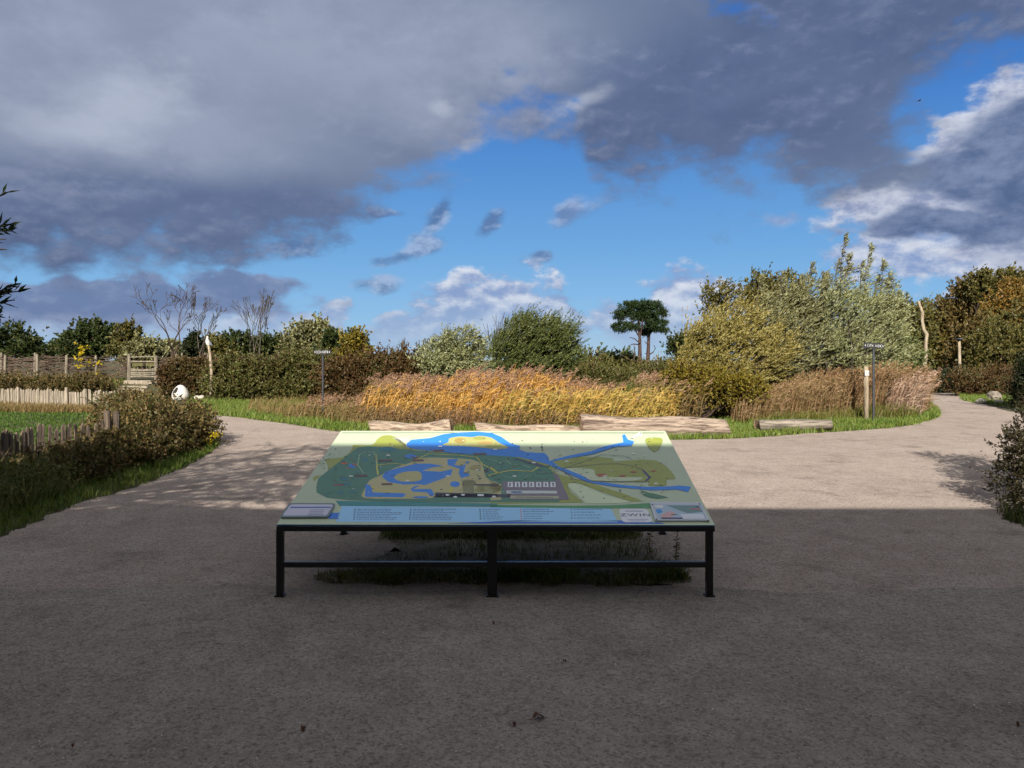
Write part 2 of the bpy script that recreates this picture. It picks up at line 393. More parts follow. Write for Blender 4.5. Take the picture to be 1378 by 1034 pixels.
post_leg((662.5-CX)/1000*5.02,5.02,.455,.066)
for px,w in ((463,.05),(676,.07),(891,.05)): post_leg((px-CX)/1000*6.82,6.82,.885,w)
def bar(a,bb,w,h,name):
    a=Vector(a); bb=Vector(bb); d=bb-a; m=MB(); z=d.normalized(); x=Vector((0,0,1)).cross(z).normalized(); y=z.cross(x)
    M=Matrix((x,y,z)).transposed().to_4x4(); m.box((a+bb)/2,(w,h,d.length),M=M); o=m.build(name,steel,tb); parts.append(o); return o
dn=nrm*-.027
bar(FL+Vector((0,.018,-.03)),FR+Vector((0,.018,-.027)),.034,.034,'front_rail')
bar(RL+Vector((.02,-.05,-.032)),RR+Vector((-.02,-.05,-.032)),.034,.04,'rear_rail')
for a,bb in ((FL,RL),(FR,RR)):
    s=1 if a is FL else -1
    u=(bb-a).normalized(); bar(a+Vector((s*.02,0,0))+u*.045+dn,bb+Vector((s*.02,0,0))-u*.09+dn,.034,.034,'side_rail')
cm=(FL+FR)/2; cr=(RL+RR)/2; u=(cr-cm).normalized(); bar(cm+u*.045+dn,cr-u*.09+dn,.034,.034,'side_rail')
for a,bb in ((377,662.5),(662.5,954.5)):
    w1_=.0225 if a==377 else .033; w2_=.033 if a==377 else .0225
    bar(((a-CX)/1000*5.02+w1_,5.02,.222),((bb-CX)/1000*5.02-w2_,5.02,.222),.034,.036,'lower_rail')
# panel board
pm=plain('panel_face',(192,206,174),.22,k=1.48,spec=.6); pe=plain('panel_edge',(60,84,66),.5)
a0,b0,c0,d0=FL,FR,RR,RL; t=nrm*-.010
o=nmesh('panel',[a0+t,b0+t,c0+t,d0+t,a0,b0,c0,d0],[(3,2,1,0),(4,5,6,7),(0,1,5,4),(1,2,6,5),(2,3,7,6),(3,0,4,7)],[pm,pe,plain('panel_front_edge',(60,130,190),.4)],tb,mi=[1,0,2,1,1,1]); parts.append(o)
PC={}
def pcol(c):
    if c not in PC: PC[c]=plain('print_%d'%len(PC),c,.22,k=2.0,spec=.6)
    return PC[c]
class Print:
    """flat printed shapes, each layer a hair above the last, as one mesh"""
    def __init__(s,base=0.0004,step=.00025): s.mb=MB(); s.mats=[]; s.h=base; s.st=step
    def poly(s,pts,c,tr=None,h=None):
        if tr: ox,oy,sc=tr; pts=[(ox+x/sc,oy+y/sc) for x,y in pts]
        m=pcol(c)
        if m not in s.mats: s.mats.append(m)
        hh=s.h if h is None else h
        vs=[onp(x,y,hh) for x,y in pts]
        bm=bmesh.new(); f=bm.faces.new([bm.verts.new(v) for v in vs]); f.normal_update()
        if f.normal.dot(nrm)<0: f.normal_flip()
        bmesh.ops.triangulate(bm,faces=[f]); bm.verts.index_update()
        s.mb.add([v.co.copy() for v in bm.verts],[tuple(v.index for v in f.verts) for f in bm.faces],s.mats.index(m)); bm.free()
    def up(s): s.h+=s.st
    def line(s,pts,w,c,tr=None):
        if tr: ox,oy,sc=tr; pts=[(ox+x/sc,oy+y/sc) for x,y in pts]
        q=[onp(x,y,s.h) for x,y in pts]; L=[];Rr=[]
        for i,p in enumerate(q):
            d=(q[min(i+1,len(q)-1)]-q[max(i-1,0)]).normalized(); n=nrm.cross(d)*w/2; L.append(p+n); Rr.append(p-n)
        m=pcol(c)
        if m not in s.mats: s.mats.append(m)
        V=L+Rr; n_=len(q); s.mb.add(V,[(i,i+n_,i+1+n_,i+1) for i in range(n_-1)],s.mats.index(m))
    def ell(s,x,y,rx,ry,c,tr=None,n=12): s.poly([(x+rx*math.cos(6.283*i/n),y+ry*math.sin(6.283*i/n)) for i in range(n)],c,tr)
    def done(s,name,par): o=s.mb.build(name,s.mats,par); parts.append(o); return o
def cr(pts,sub=4): return smooth_poly(pts,sub,0)
zE=(370,570,4.307); zF=(660,570,4.135); zC=(580,575,7.656); zD=(740,575,6.89); zA=(400,590,7.656)
OL=(138,146,58); DG=(66,116,92); KH=(172,166,116); BL=(44,120,206); GY=(112,102,112); WH=(205,212,215); DK=(52,46,62); TE=(38,124,126); YE=(190,182,70)
pr=Print()
pr.poly(cr([(425.7,640),(423,648),(430,641),(440,640),(441,627),(438.5,618),(462,615),(474,604),(476,599),(500,599),(509,590),(519,586),(532,588),(546,598),(560,606),(600,609),(600,625),(470,640)],3),OL)
pr.poly([(x,y) for x,y in [(528,589),(552,589),(548,600),(560,606),(546,602)]],(176,178,168))
pr.poly([(0,100),(340,215),(350,265),(375,280),(480,310),(600,345),(740,390),(850,432),(780,435),(620,380),(500,335),(450,330),(430,350),(445,380),(520,440),(0,447)],OL,zF)
pr.poly(cr([(340,215),(430,195),(560,185),(680,195),(700,210),(920,205),(1030,300),(980,312),(975,345),(880,345),(860,322),(560,325),(470,285),(400,252)],3),OL,zF)
pr.poly(cr([(860,95),(880,80),(930,78),(958,88),(950,120),(915,158),(885,135)],3),OL,zF)
pr.up()
pr.poly([(425.7,656),(428,644),(481,602.5),(495,600.6),(546,605),(593,609.5),(670,613),(694,615),(723,624.4),(735,628),(743,634),(751,650),(753,676),(660,676),(546,675.6),(467,673),(440,670),(426,663)],DG)
pr.poly(cr([(400,255),(500,250),(575,258),(590,290),(700,300),(840,300),(800,318),(560,315)],3),(178,190,158),zF)
pr.poly(cr([(430,345),(460,332),(520,345),(640,400),(780,438),(560,445),(520,430),(470,385)],3),(190,202,168),zF)
pr.poly([(835,370),(880,385),(930,395),(992,412),(930,420),(880,412),(850,400)],(62,112,78),zF)
pr.poly([(0,452),(440,458),(700,455),(885,443),(905,472),(0,472)],(66,132,78),zF)
pr.poly([(350,448),(480,450),(1290,464),(1290,482),(1000,480),(375,477)],TE,zE)
pr.poly([(0,462),(300,470),(500,473),(0,473)],TE,zF)
pr.up()
pr.poly(cr([(508,428),(520,380),(550,330),(620,298),(690,260),(780,230),(840,205),(900,198),(1000,200),(1140,210),(1200,240),(1215,290),(1245,330),(1290,345),(1290,400),(1150,402),(930,420),(900,434),(620,436)],3),KH,zE)
pr.poly([(0,322),(60,340),(60,425),(0,427)],KH,zF)
pr.poly([(320,545),(450,540),(440,680),(330,680)],(182,190,160),zC)
pr.poly(cr([(560,600),(700,590),(710,660),(470,665),(480,610)],3),(168,172,120),zC)
river=[(765,115),(790,95),(900,85),(980,62),(1080,52),(1180,48),(1249,55)]
rv=[(370+x/4.307,570+y/4.307) for x,y in river]
rF=[(0,50),(60,75),(110,110),(165,125),(160,145),(200,160),(300,165),(318,180),(330,208),(430,180),(560,155),(640,125),(740,105),(733,65),(748,60),(765,90),(800,100),(785,125),(700,130),(570,170),(460,190),(345,212),(380,240),(430,258),(500,285),(560,318),(740,343),(860,353),(1000,350),(1050,345),(1115,352),(1100,382),(1040,368),(900,372),(700,354),(540,327),(440,282),(370,252),(320,227),(250,210),(160,187),(0,178)]
rv+=[(660+x/4.135,570+y/4.135) for x,y in rF]+[(370+x/4.307,570+y/4.307) for x,y in [(1130,178),(900,160),(790,145),(762,130)]]
pr.poly(rv,BL)
pr.up()
for pl in ([(620,310),(640,280),(700,262),(820,233),(900,233),(975,245),(900,258),(855,275),(960,280),(1030,265),(1020,300),(960,325),(870,357),(830,352),(740,354),(660,340)],
  [(1000,208),(1062,205),(1040,240),(1088,250),(1080,220),(1128,220),(1105,240),(1095,280),(1135,300),(1080,318),(1065,290),(1070,262),(1000,240)],
  [(522,425),(525,352),(556,360),(566,400),(740,404),(760,412),(740,428)],[(785,380),(815,362),(840,362),(800,380),(905,380),(925,412),(905,425),(880,400),(800,395)]):
    pr.poly([(x,y) for x,y in pl],BL,zE)
for x,y,rx,ry in ((1043,352,28,17),(785,190,34,11),(445,247,18,12),(845,428,48,6)): pr.ell(x,y,rx,ry,BL,zE)
for x,y,rx,ry in ((400,232,30,18),(460,240,24,12),(430,258,30,6)): pr.ell(x,y-2,rx*.7,ry*.45,(160,92,52),zE)
for x,y,rx,ry in ((650,150,50,14),(520,210,18,10),(400,320,26,12),(455,395,30,9),(380,400,24,8),(420,350,30,8)): pr.ell(x,y,rx,ry,(40,110,118),zE)
for x,y,rx,ry in ((370,355,36,6),(820,200,24,6)): pr.ell(x,y,rx,ry,(110,70,66),zE)
pr.up()
pr.poly(cr([(120,182),(180,152),(190,115),(300,95),(420,102),(500,90),(620,108),(700,160),(800,210),(700,226),(560,216),(350,197),(200,192)],3),(160,160,96),zC)
pr.poly(cr([(690,312),(740,283),(830,278),(850,300),(838,332),(735,337)],3),(170,164,106),zE)
pr.ell(1078,228,32,17,(170,164,106),zE)
pr.up()
for x,y,rx,ry,c in ((300,140,60,28,(150,130,66)),(500,115,70,16,(140,142,66)),(560,160,80,16,(168,140,80)),(460,420,60,30,(150,140,80)),(640,195,90,12,(140,142,66))): pr.ell(x,y,rx,ry,c,zC)
pr.poly([(70,322),(360,322),(350,272),(378,290),(440,425),(110,424),(62,350)],GY,zF)
pr.poly([(930,400),(1290,408),(1290,428),(925,428)],DK,zE); pr.poly([(50,685),(820,692),(820,722),(50,722)],DK,zC)
pr.poly([(440,585),(690,588),(705,604),(450,600)],DK,zC)
pr.poly([(860,318),(1100,370),(1190,408),(1100,400),(980,370),(870,330)],(64,66,76),zC)
for pts,w in (([(585,180),(590,210),(590,250),(598,300)],.012),([(590,240),(700,232),(760,242)],.010),([(790,225),(890,175),(960,180),(1080,185),(1170,195),(1200,235),(1250,260),(1290,290)],.012)): pr.line(pts,w,YE,zE)
pr.line([(590,500),(690,470),(830,445),(1040,455),(1110,410)],.014,YE,zC); pr.line([(610,410),(650,440),(690,470)],.016,YE,zC); pr.line([(200,680),(210,625),(240,620)],.02,YE,zC)
pr.line([(515,290),(480,240),(490,180),(520,165),(570,165),(590,195),(590,240)],.007,(150,180,140),zE)
pr.line([(600,330),(680,350),(780,350),(830,385),(960,395),(1030,425)],.007,(150,180,140),zC); pr.line([(600,540),(720,505),(840,520),(930,545),(1010,490)],.006,(130,165,130),zC)
pr.line([(556,364),(600,385),(760,395)],.012,YE,zE)
pr.line([(395,255),(470,312),(560,322),(860,325),(892,300),(852,260),(800,238),(720,225),(620,225),(480,240),(400,252)],.008,(86,84,92),zF)
pr.line([(400,252),(540,205),(620,172),(740,180),(790,200)],.006,(86,84,92),zF)
pr.line([(850,262),(885,300),(870,318)],.02,(70,66,110),zF)
pr.up()
for k in range(7):
    x=97+k*39.5; pr.poly([(x,326),(x+27,326),(x+29,354),(x-1,354)],WH,zF)
pr.poly([(90,373),(368,375),(372,390),(88,390)],(186,194,190),zF); pr.poly([(112,402),(380,404),(382,418),(108,418)],(160,160,132),zF)
pr.ell(145,382,34,6,BL,zF); pr.line([(140,410),(350,412)],.012,(70,66,70),zF)
for x,y in ((1000,414),(1090,414),(1045,426),(1270,424)): pr.ell(x,y,12,5,WH,zE)
pr.poly([(480,690),(545,690),(545,710),(480,710)],WH,zC)
for x,y,rx,ry in ((620,288,32,8),(735,292,20,5),(795,270,20,5),(908,265,16,4)): pr.ell(x,y,rx,ry,(156,78,48),zF)
pr.up()
for k in range(7):
    x=97+k*39.5; pr.line([(x+13,330),(x+13+random.uniform(-4,4),350)],.012,GY,zF)
rd=random.Random(4)
for _ in range(240):      # printed tree dots in the woodland and heath
    x=rd.uniform(430,560) if rd.random()<.5 else rd.uniform(620,750); y=rd.uniform(604,670) if x<560 else rd.uniform(618,646)
    if x<560 and (x>488 and y>628): continue
    r=rd.uniform(.8,2.2); pr.ell(x,y,r,r*.42,rd.choice([(44,92,72),(72,122,88),(40,104,100),(84,118,70),(96,84,70)]),n=5)
for _ in range(90):
    x=rd.uniform(745,900); y=rd.uniform(612,662); r=rd.uniform(.6,1.8); pr.ell(x,y,r,r*.4,rd.choice([(112,128,50),(92,100,60),(150,150,84),(120,96,64)]),n=5)
for x,y in ((470,640),(520,612),(546,646),(600,640),(640,632),(690,640),(716,622),(760,620),(812,640),(850,610),(880,650),(590,600),(664,604)):
    pr.poly([(x,y),(x+5,y),(x+5.1,y+1.5),(x-.1,y+1.5)],(206,212,206))
for _ in range(150):      # small printed huts, walkers, animals
    x=rd.uniform(440,900); y=rd.uniform(590,672)
    c=rd.choice([(60,52,50),(96,60,50),(40,60,44),(210,210,200),(70,74,60)]); r=rd.uniform(.5,1.6)
    pr.ell(x,y,r,r*.45,c,n=5)
for x,y,w in ((950,158,34),(650,352,34),(500,303,40),(640,215,44),(830,215,36),(1190,178,40),(1225,275,14)): pr.poly([(x-w,y-5),(x+w*.8,y-7),(x+w,y+4),(x-w*.9,y+6)],rd.choice([(70,58,62),(92,60,56)]),zE)
# white gull flying at the top corner of the print
pr.poly([(746,105),(775,86),(800,72),(825,52),(846,50),(850,62),(845,88),(836,80),(800,90),(770,102)],(240,240,238),zD)
pr.up(); pr.poly([(746,106),(775,92),(768,104)],(40,40,44),zD); pr.poly([(826,58),(838,50),(848,56),(838,64)],(40,40,44),zD)
for x,y in ((1020,210),(1140,198),(1145,228)): pr.poly([(x-10,y-6),(x+8,y),(x+14,y+14),(x-2,y+6)],(60,60,66),zC)
# legend strip
pr.h=.0008
pr.poly([(460,681.0),(640,682.6),(822,684.8),(832,703.2),(452,702.6)],(138,190,230))
pr.poly([(640,703),(700,700),(760,701),(836,700.4),(893,704),(893,705.2),(600,704.6)],(28,92,190)); pr.poly([(445.5,690.2),(457.8,690.2),(455.8,698.8),(442,698.4)],(28,104,196))
pr.up()
rd=random.Random(8)
for x0,x1,n,ck in ((477,553,7,(44,70,120)),(552,632,7,(44,70,120)),(645,680,6,(30,50,80)),(700,745,5,(200,90,90)),(768,818,4,(44,70,120))):
    for r in range(n):
        y=685+ (15.5/n)*r*(1.0); o=(y-685)*-.12*(1 if x0<640 else -.6)
        pr.poly([(x0+o,y),(x0+o+1.8,y),(x0+o+1.7,y+1.3),(x0+o-.1,y+1.3)],ck)
        x=x0+o+4; xe=x0+(x1-x0)*rd.uniform(.55,.98)
        while x<xe:
            w=rd.uniform(1.5,5); pr.poly([(x,y+.2),(x+w,y+.2),(x+w,y+1.0),(x,y+1.0)],(66,96,140)); x+=w+1
pr.done('map_print',tb)
# ZWIN plaque printed white
def rrect(q,r=.18,n=4):
    """rounded quadrilateral in photo plane coordinates"""
    out=[]
    for i in range(4):
        p=np.array(q[i],float); a=np.array(q[i-1],float); b_=np.array(q[(i+1)%4],float)
        la=np.linalg.norm(a-p); lb=np.linalg.norm(b_-p); rr=r*min(la,lb)
        s=p+(a-p)/la*rr; e=p+(b_-p)/lb*rr
        for k in range(n+1):
            t=k/n; out.append(tuple((1-t)**2*s+2*t*(1-t)*p+t*t*e))
    return out
pz=Print(.0014); q=[(832,684.6),(871,684.6),(879,703),(837,703)]
pz.poly(rrect(q,.3),(204,206,214)); pz.up(); pz.poly([(841,687.6),(865,687.6),(865.5,688.4),(841,688.4)],(60,84,130)); pz.poly([(844,699.2),(872,699.2),(872.4,700),(844,700)],(120,140,180)); pz.poly([(848,701),(868,701),(868.2,701.6),(848,701.6)],(120,140,180))
pz.done('plaque_print',tb)
def text_mesh(s,size,ex=0.0):
    cu=bpy.data.curves.new('txt','FONT'); cu.body=s; cu.size=size; cu.align_x='CENTER'; cu.align_y='CENTER'; cu.extrude=ex; cu.space_character=1.15
    o=bpy.data.objects.new('txt',cu); COL.objects.link(o); dg=bpy.context.evaluated_depsgraph_get(); me=bpy.data.meshes.new_from_object(o.evaluated_get(dg)); bpy.data.objects.remove(o); return me
me=text_mesh('ZWIN',.062); me.materials.clear(); me.materials.append(plain('zwin_blue',(40,70,130),.5))
ux=(FR-FL).normalized(); uy=nrm.cross(ux)
M=Matrix((ux*1.15,uy*1.0,nrm)).transposed().to_4x4(); c=onp(855,693.3,.0021); M.translation=c
me.transform(M); o=link(bpy.data.objects.new('plaque_text',me),tb); parts.append(o)
rebase(tb,*parts); parts.clear()
# two extra boards screwed on the panel
def board(name,label,q,rim,face,h=.012,corner=.16,detail=None,loc=None):
    t=thing(name,label,'sign',onp(*loc)); ks=[]
    def slab(nm,qq,h0,h1,mat):
        pts=rrect(qq,corner); n=len(pts); V=[onp(x,y,0) for x,y in pts]; V=[v+nrm*h0 for v in V]+[v+nrm*h1 for v in V]
        Fc=[tuple(range(n-1,-1,-1)),tuple(range(n,2*n))]+[(i,(i+1)%n,n+(i+1)%n,n+i) for i in range(n)]
        a=Vector(V[1])-Vector(V[0]); b_=Vector(V[n//2])-Vector(V[0])
        if a.cross(b_).dot(nrm)<0: Fc=[f[::-1] for f in Fc]
        o=nmesh(nm,V,Fc,mat,t); ks.append(o); return o
    slab('frame',q,.0035,h,rim)
    c=np.mean(np.array(q),0)
    inn=[tuple(c+(np.array(p)-c)*np.array([.91,.80])) for p in q]
    slab('board_face',inn,h-.002,h+.0012,face)
    detail(h+.0018,t); ks+=parts; parts.clear(); rebase(t,*ks); return t
def detL(h,t):
    p=Print(h); p.poly([(391.4,682.2),(446,682.0),(444.6,683.6),(390.2,683.8)],(52,92,168)); p.up()
    for r in range(5):
        y=686+r*2.1; 
        p.poly([(417-r*.8,y),(436-r*1.0+random.uniform(-3,3),y),(436-r,y+.7),(417-r*.8,y+.7)],(120,130,160))
    p.done('board_print',t)
board('notice_board','white notice in a rounded grey frame at the near left map corner',[(389.2,679.2),(452.2,679.6),(442,698.2),(376.6,698.4)],plain('grey_frame',(120,140,148),.3,k=1.3),plain('notice_white',(206,206,226),.2,k=1.55),detail=detL,loc=(414,689))
def detR(h,t):
    p=Print(h)
    p.poly([(880.5,680),(944,680.2),(949.4,698.6),(888,698.6)],(150,172,190)); p.up()
    p.poly([(896,680.2),(940,680.4),(946,689),(925,691),(912,686)],(92,126,124)); p.poly([(882,686),(888,685),(892,689),(887,691.5),(884,690)],(40,130,200))
    p.poly([(889,694),(897,689),(904,688),(910,692),(902,697.5),(890,697.5)],(186,150,150)); p.poly([(880.8,680.1),(892,680.3),(893,683),(882,683.4)],(206,206,206)); p.poly([(915,692),(946,691.6),(949,698.4),(920,698.4)],(200,204,216)); p.up()
    p.poly([(890,696.6),(918,696.6),(918.6,698.4),(890.6,698.4)],(58,54,92)); p.poly([(903,692.2),(911,692.2),(911.3,693.2),(903.2,693.2)],(60,56,80)); p.poly([(936,681.4),(941,681.4),(941.5,682.8),(936.6,682.8)],(60,60,90)); p.poly([(928,684),(942,684.4),(943.6,686),(930,685.8)],(176,96,110))
    p.done('board_print',t)
    for x,y in ((877.6,679.2),(941.5,678.6),(883.5,699.4),(953,700.6)):
        m=MB(); c=onp(x,y,h-.0008); a=c+nrm*.004; m.tube([c,a],[.006,.005],8); parts.append(m.build('screw',steel,t))
board('photo_board','raised board with a coloured park view at the near right map corner',[(874,677.6),(943,678.2),(955,702.6),(881.5,702.6)],plain('board_rim',(206,212,224),.2,k=1.5),plain('board_white',(196,204,222),.2,k=1.4),corner=.05,detail=detR,loc=(912,690))
# ================================================================ PLANT TOOLS
def unit(v): return v/np.maximum(np.linalg.norm(v,axis=-1,keepdims=True),1e-9)
def leaves(name,Pn,D,L,Wd,mat,parent=None):
    """diamond leaves, slightly folded"""
    n=len(Pn); r=rng.normal(size=(n,3)); side=unit(np.cross(D,r)); up=np.cross(side,D)
    L=np.broadcast_to(L,(n,))[:,None]; Wd=np.broadcast_to(Wd,(n,))[:,None]
    a=Pn; c=Pn+D*L; b=Pn+D*L*.45+side*Wd*.5+up*Wd*.12; d=Pn+D*L*.45-side*Wd*.5+up*Wd*.12
    V=np.stack([a,b,c,d],1).reshape(-1,3)
    return fmesh(name,V,np.arange(4*n),np.arange(0,4*n,4),mat,parent)
def blades(name,Pn,H,Wd,lean,mat,parent=None,spread=.35,droop=.35):
    """tapered grass blades in two segments"""
    n=len(Pn); H=np.broadcast_to(H,(n,))[:,None]; Wd=np.broadcast_to(Wd,(n,))[:,None]
    a=rng.uniform(0,2*np.pi,n); side=np.stack([np.cos(a),np.sin(a),0*a],1)
    dr=rng.normal(size=(n,3))*spread; dr[:,2]=0; dr+=np.asarray(lean)[None]; 
    m=Pn+H*.55*unit(np.stack([dr[:,0]*.6,dr[:,1]*.6,np.ones(n)],1)); t=m+H*.5*unit(np.stack([dr[:,0]*1.7,dr[:,1]*1.7,np.ones(n)*(1-droop*rng.random(n))],1))
    V=np.stack([Pn-side*Wd*.5,Pn+side*Wd*.5,m+side*Wd*.38,m-side*Wd*.38,t],1).reshape(-1,3)
    k=np.arange(n)*5; Lp=np.stack([k,k+1,k+2,k+3,k+3,k+2,k+4],1).ravel(); st=np.stack([np.arange(n)*7,np.arange(n)*7+4],1).ravel()
    return fmesh(name,V,Lp,st,mat,parent)
def inpoly(poly,n,dens=None):
    p=np.array(poly); lo=p.min(0); hi=p.max(0); out=[]; tot=0; m=0
    while tot<n and m<60:
        q=rng.uniform(lo,hi,(n*2,2)); x,y=q[:,0],q[:,1]; ins=np.zeros(len(q),bool); j=len(p)-1
        for i in range(len(p)):
            xi,yi=p[i]; xj,yj=p[j]
            with np.errstate(divide='ignore',invalid='ignore'): c=((yi>y)!=(yj>y))&(x<(xj-xi)*(y-yi)/(yj-yi+1e-12)+xi)
            ins^=c; j=i
        q=q[ins]
        if dens is not None: q=q[rng.random(len(q))<dens(q[:,0],q[:,1])]
        out.append(q); tot+=len(q); m+=1
    return np.concatenate(out)[:n]
_path=np.array(PATH)
def offpath(x,y):
    p=_path; ins=np.zeros(len(x),bool); j=len(p)-1
    for i in range(len(p)):
        xi,yi=p[i]; xj,yj=p[j]; c=((yi>y)!=(yj>y))&(x<(xj-xi)*(y-yi)/(yj-yi+1e-12)+xi); ins^=c; j=i
    return ~ins
def ground3(q): return np.column_stack([q,gz(q[:,0],q[:,1])])
def clump(q,freq=.8,seed=0):
    x,y=q[:,0]*freq,q[:,1]*freq
    return .5+.25*(np.sin(x*1.7+seed+1.3*np.sin(y*.9))+np.sin(y*2.3+seed*1.7+1.1*np.sin(x*1.4)))
def blobs_px(lst,d,dep=1.0):
    """crown lobes from their sight position, width and height at distance d"""
    out=[]
    for t in lst:
        px,py,rx,ry=t[:4]; dd=d+(t[4] if len(t)>4 else 0); c=P(px,py,dd); s=dd/F
        out.append((c.x,c.y,c.z,rx*s,max(rx,ry)*s*dep,ry*s))
    return out
def crown_points(blobs,n,bias=.42):
    b=np.array(blobs); w=b[:,3]*b[:,4]**.5*b[:,5]; w=w/w.sum(); k=rng.choice(len(b),n,p=w)
    d=unit(rng.normal(size=(n,3))); r=rng.random(n)**bias; o=d*r[:,None]*b[k,3:6]
    return b[k,:3]+o, unit(d/b[k,3:6]*b[k,3:6].mean(1)[:,None])
def limb(mb,a,b,r0,r1,n=5,bend=.12,sides=5):
    a=Vector(a); b=Vector(b); L=(b-a).length; off=Vector((random.uniform(-1,1),random.uniform(-1,1),random.uniform(-.2,.6)))*L*bend
    pts=[]; rr=[]
    for i in range(n+1):
        t=i/n; p=a.lerp(b,t)+off*math.sin(math.pi*t)+Vector((random.uniform(-1,1),random.uniform(-1,1),random.uniform(-1,1)))*L*.018*(0<i<n)
        pts.append(p); rr.append(r0+(r1-r0)*t)
    mb.tube(pts,rr,sides,cap=False); return pts
barkm={'grey':bark('grey_bark',(96,86,72),(58,50,42)),'brown':bark('brown_bark',(92,70,54),(48,38,30)),'pale':bark('pale_bark',(176,160,138),(110,98,84)),'pine':bark('pine_bark',(92,66,60),(46,34,32)),'twig':bark('twig_bark',(110,88,66),(60,46,36))}
def tree(name,label,cat,base,blobs,mat,nclump=60,rc=.12,ntw=8,nl=9,twl=.35,L=.09,Wl=.035,wind=(.35,0,.25),out=.6,rnd=.5,trunk=.12,bk='brown',nlimb=14,fork=.35,group=None,lf=.6,lw=.35,lr=.42,thin=1.0,stems=1,bias=.42,extra=None,hang=0):
    """trunk with limbs reaching into a crown of leafy twigs"""
    root=thing(name,label,cat,base,group); B=Vector(base); blobs=[(b[0]-B.x,b[1]-B.y,b[2]-B.z)+tuple(b[3:]) for b in blobs]
    C,O=crown_points(blobs,nclump,bias); wind=np.asarray(wind,float)
    size=np.mean([b[3] for b in blobs])
    top=C[:,2].max(); mb=MB()
    fz=fork*top; cx=np.mean([b[0] for b in blobs])
    if stems==1:
        tp=Vector((cx*.25,0,fz)); limb(mb,(0,0,-.1),tp,trunk,trunk*.7,5,.05,7); starts=[tp]*3+[Vector((cx*.15,0,fz*.7))]
    else: starts=[Vector((random.gauss(0,size*.22),random.gauss(0,size*.12),-.05)) for _ in range(stems)]
    idx=rng.choice(len(C),min(nlimb,len(C)),replace=False)
    for i in idx:
        s=random.choice(starts); r=trunk*(.45 if stems==1 else .8); pts=limb(mb,s,C[i],r,r*.12,6,.10,5)
        for _ in range(3):
            a=pts[random.randint(2,5)]; e=C[rng.integers(len(C))]; e=Vector(a).lerp(Vector(e),.35); limb(mb,a,e,r*.3,r*.06,3,.1,4)
    mb.build('trunk',barkm[bk],root,smooth=True)
    m=nclump*ntw; sp_=rng.random(m)<.13; ci=np.repeat(np.arange(nclump),ntw)
    ps=C[ci]+rng.normal(size=(m,3))*rc*size; od=O[ci]
    td=unit(od*out+wind+rng.normal(size=(m,3))*rnd*.6); tl=twl*rng.uniform(.5,1.2,m)*np.where(sp_,1.8,1)
    k=m*nl; ti=np.repeat(np.arange(m),nl); t=rng.random(k)
    q=ps[ti]+td[ti]*(t*tl[ti])[:,None]; q[:,2]-=hang*(t*tl[ti])**2
    ld=unit(td[ti]*lf+wind*lw+rng.normal(size=(k,3))*lr)
    ls=L*rng.uniform(.6,1.25,k)*(1-.3*t)
    if thin<1: s_=rng.random(k)<thin; q,ld,ls=q[s_],ld[s_],ls[s_]
    ok=q[:,2]+B.z>gz(q[:,0]+B.x,q[:,1]+B.y)+.01; q,ld,ls=q[ok],ld[ok],ls[ok]
    leaves('crown',q,ld,ls,ls*(Wl/L),mat,root)
    return root
def bare(name,label,base,h,lean,spread,levels=5,r=.1,bk='pale',forks=3,cat='tree',up=.35,stems=1,leafmat=None,group=None,ang=.5,first=.3):
    """winter-bare tree: recursive forking limbs"""
    root=thing(name,label,cat,base,group); mb=MB(); tips=[]
    def rec(p,d,L,r,lv):
        n=3; pts=[p]; dd=d.copy()
        for i in range(n):
            dd=(dd+Vector((random.gauss(0,.13),random.gauss(0,.13),random.gauss(0,.08)+.03))).normalized(); pts.append(pts[-1]+dd*L/n)
        e=.62 if lv>0 else .3
        mb.tube(pts,[max(r+(r*e-r)*i/n,.0105) for i in range(n+1)],6 if lv>=levels-2 else 4,cap=False)
        if lv==0: tips.append((pts[-1],dd)); return
        for k in range(forks if lv<levels else forks+1):
            a=Vector((random.gauss(0,1),random.gauss(0,1)*.8,random.gauss(0,.5))); a=(a-a.project(dd)).normalized()
            nd=(dd+a*ang*random.uniform(.7,1.5)*spread+Vector((0,0,up))).normalized()
            s=pts[-1] if k<2 else pts[random.randint(1,2)]
            rec(s,nd,L*random.uniform(.62,.86),r*e*random.uniform(.7,.95),lv-1)
    for s in range(stems):
        rec(Vector((random.gauss(0,.05)*stems,0,-.05)),Vector(lean).normalized() if s==0 else Vector((random.uniform(-.3,.3),random.uniform(-.2,.2),1)).normalized(),h*first,r,levels)
    mb.build('branches',barkm[bk],root,smooth=True)
    if leafmat:
        q=np.array([np.array(p)+rng.normal(size=3)*.04 for p,_ in tips for _k in range(3)]); leaves('leaves',q,unit(rng.normal(size=q.shape)),.07,.035,leafmat,root)
    return root
# ---------------------------------------------------------------- palettes
M_oak=foliage('leaf_dark_oak',[(38,54,26),(54,70,32),(70,82,38),(94,90,44)],1.05)
M_will=foliage('leaf_green_willow',[(54,70,24),(76,94,36),(106,120,54),(150,156,96),(62,70,28),(94,104,44)],.85,patch=.25)
M_silv=foliage('leaf_silver_willow',[(78,82,40),(120,122,70),(160,166,112),(200,204,162),(100,104,50),(144,142,76)],1.0,patch=.25)
M_silv2=foliage('leaf_grey_willow',[(72,74,40),(112,110,62),(148,148,96),(188,188,148),(98,94,48),(128,112,62)],1.0,patch=.2)
M_yel=foliage('leaf_yellow_willow',[(70,66,26),(110,98,40),(150,136,62),(190,180,118),(104,94,36),(150,134,56)],1.2,patch=.3)
M_yshr=foliage('leaf_lime_shrub',[(84,80,26),(132,122,38),(164,148,54),(110,84,30),(86,92,34)],.85)
M_brn=foliage('leaf_autumn_brown',[(76,66,38),(104,88,46),(130,104,56),(88,90,46),(92,78,46)],1.1)
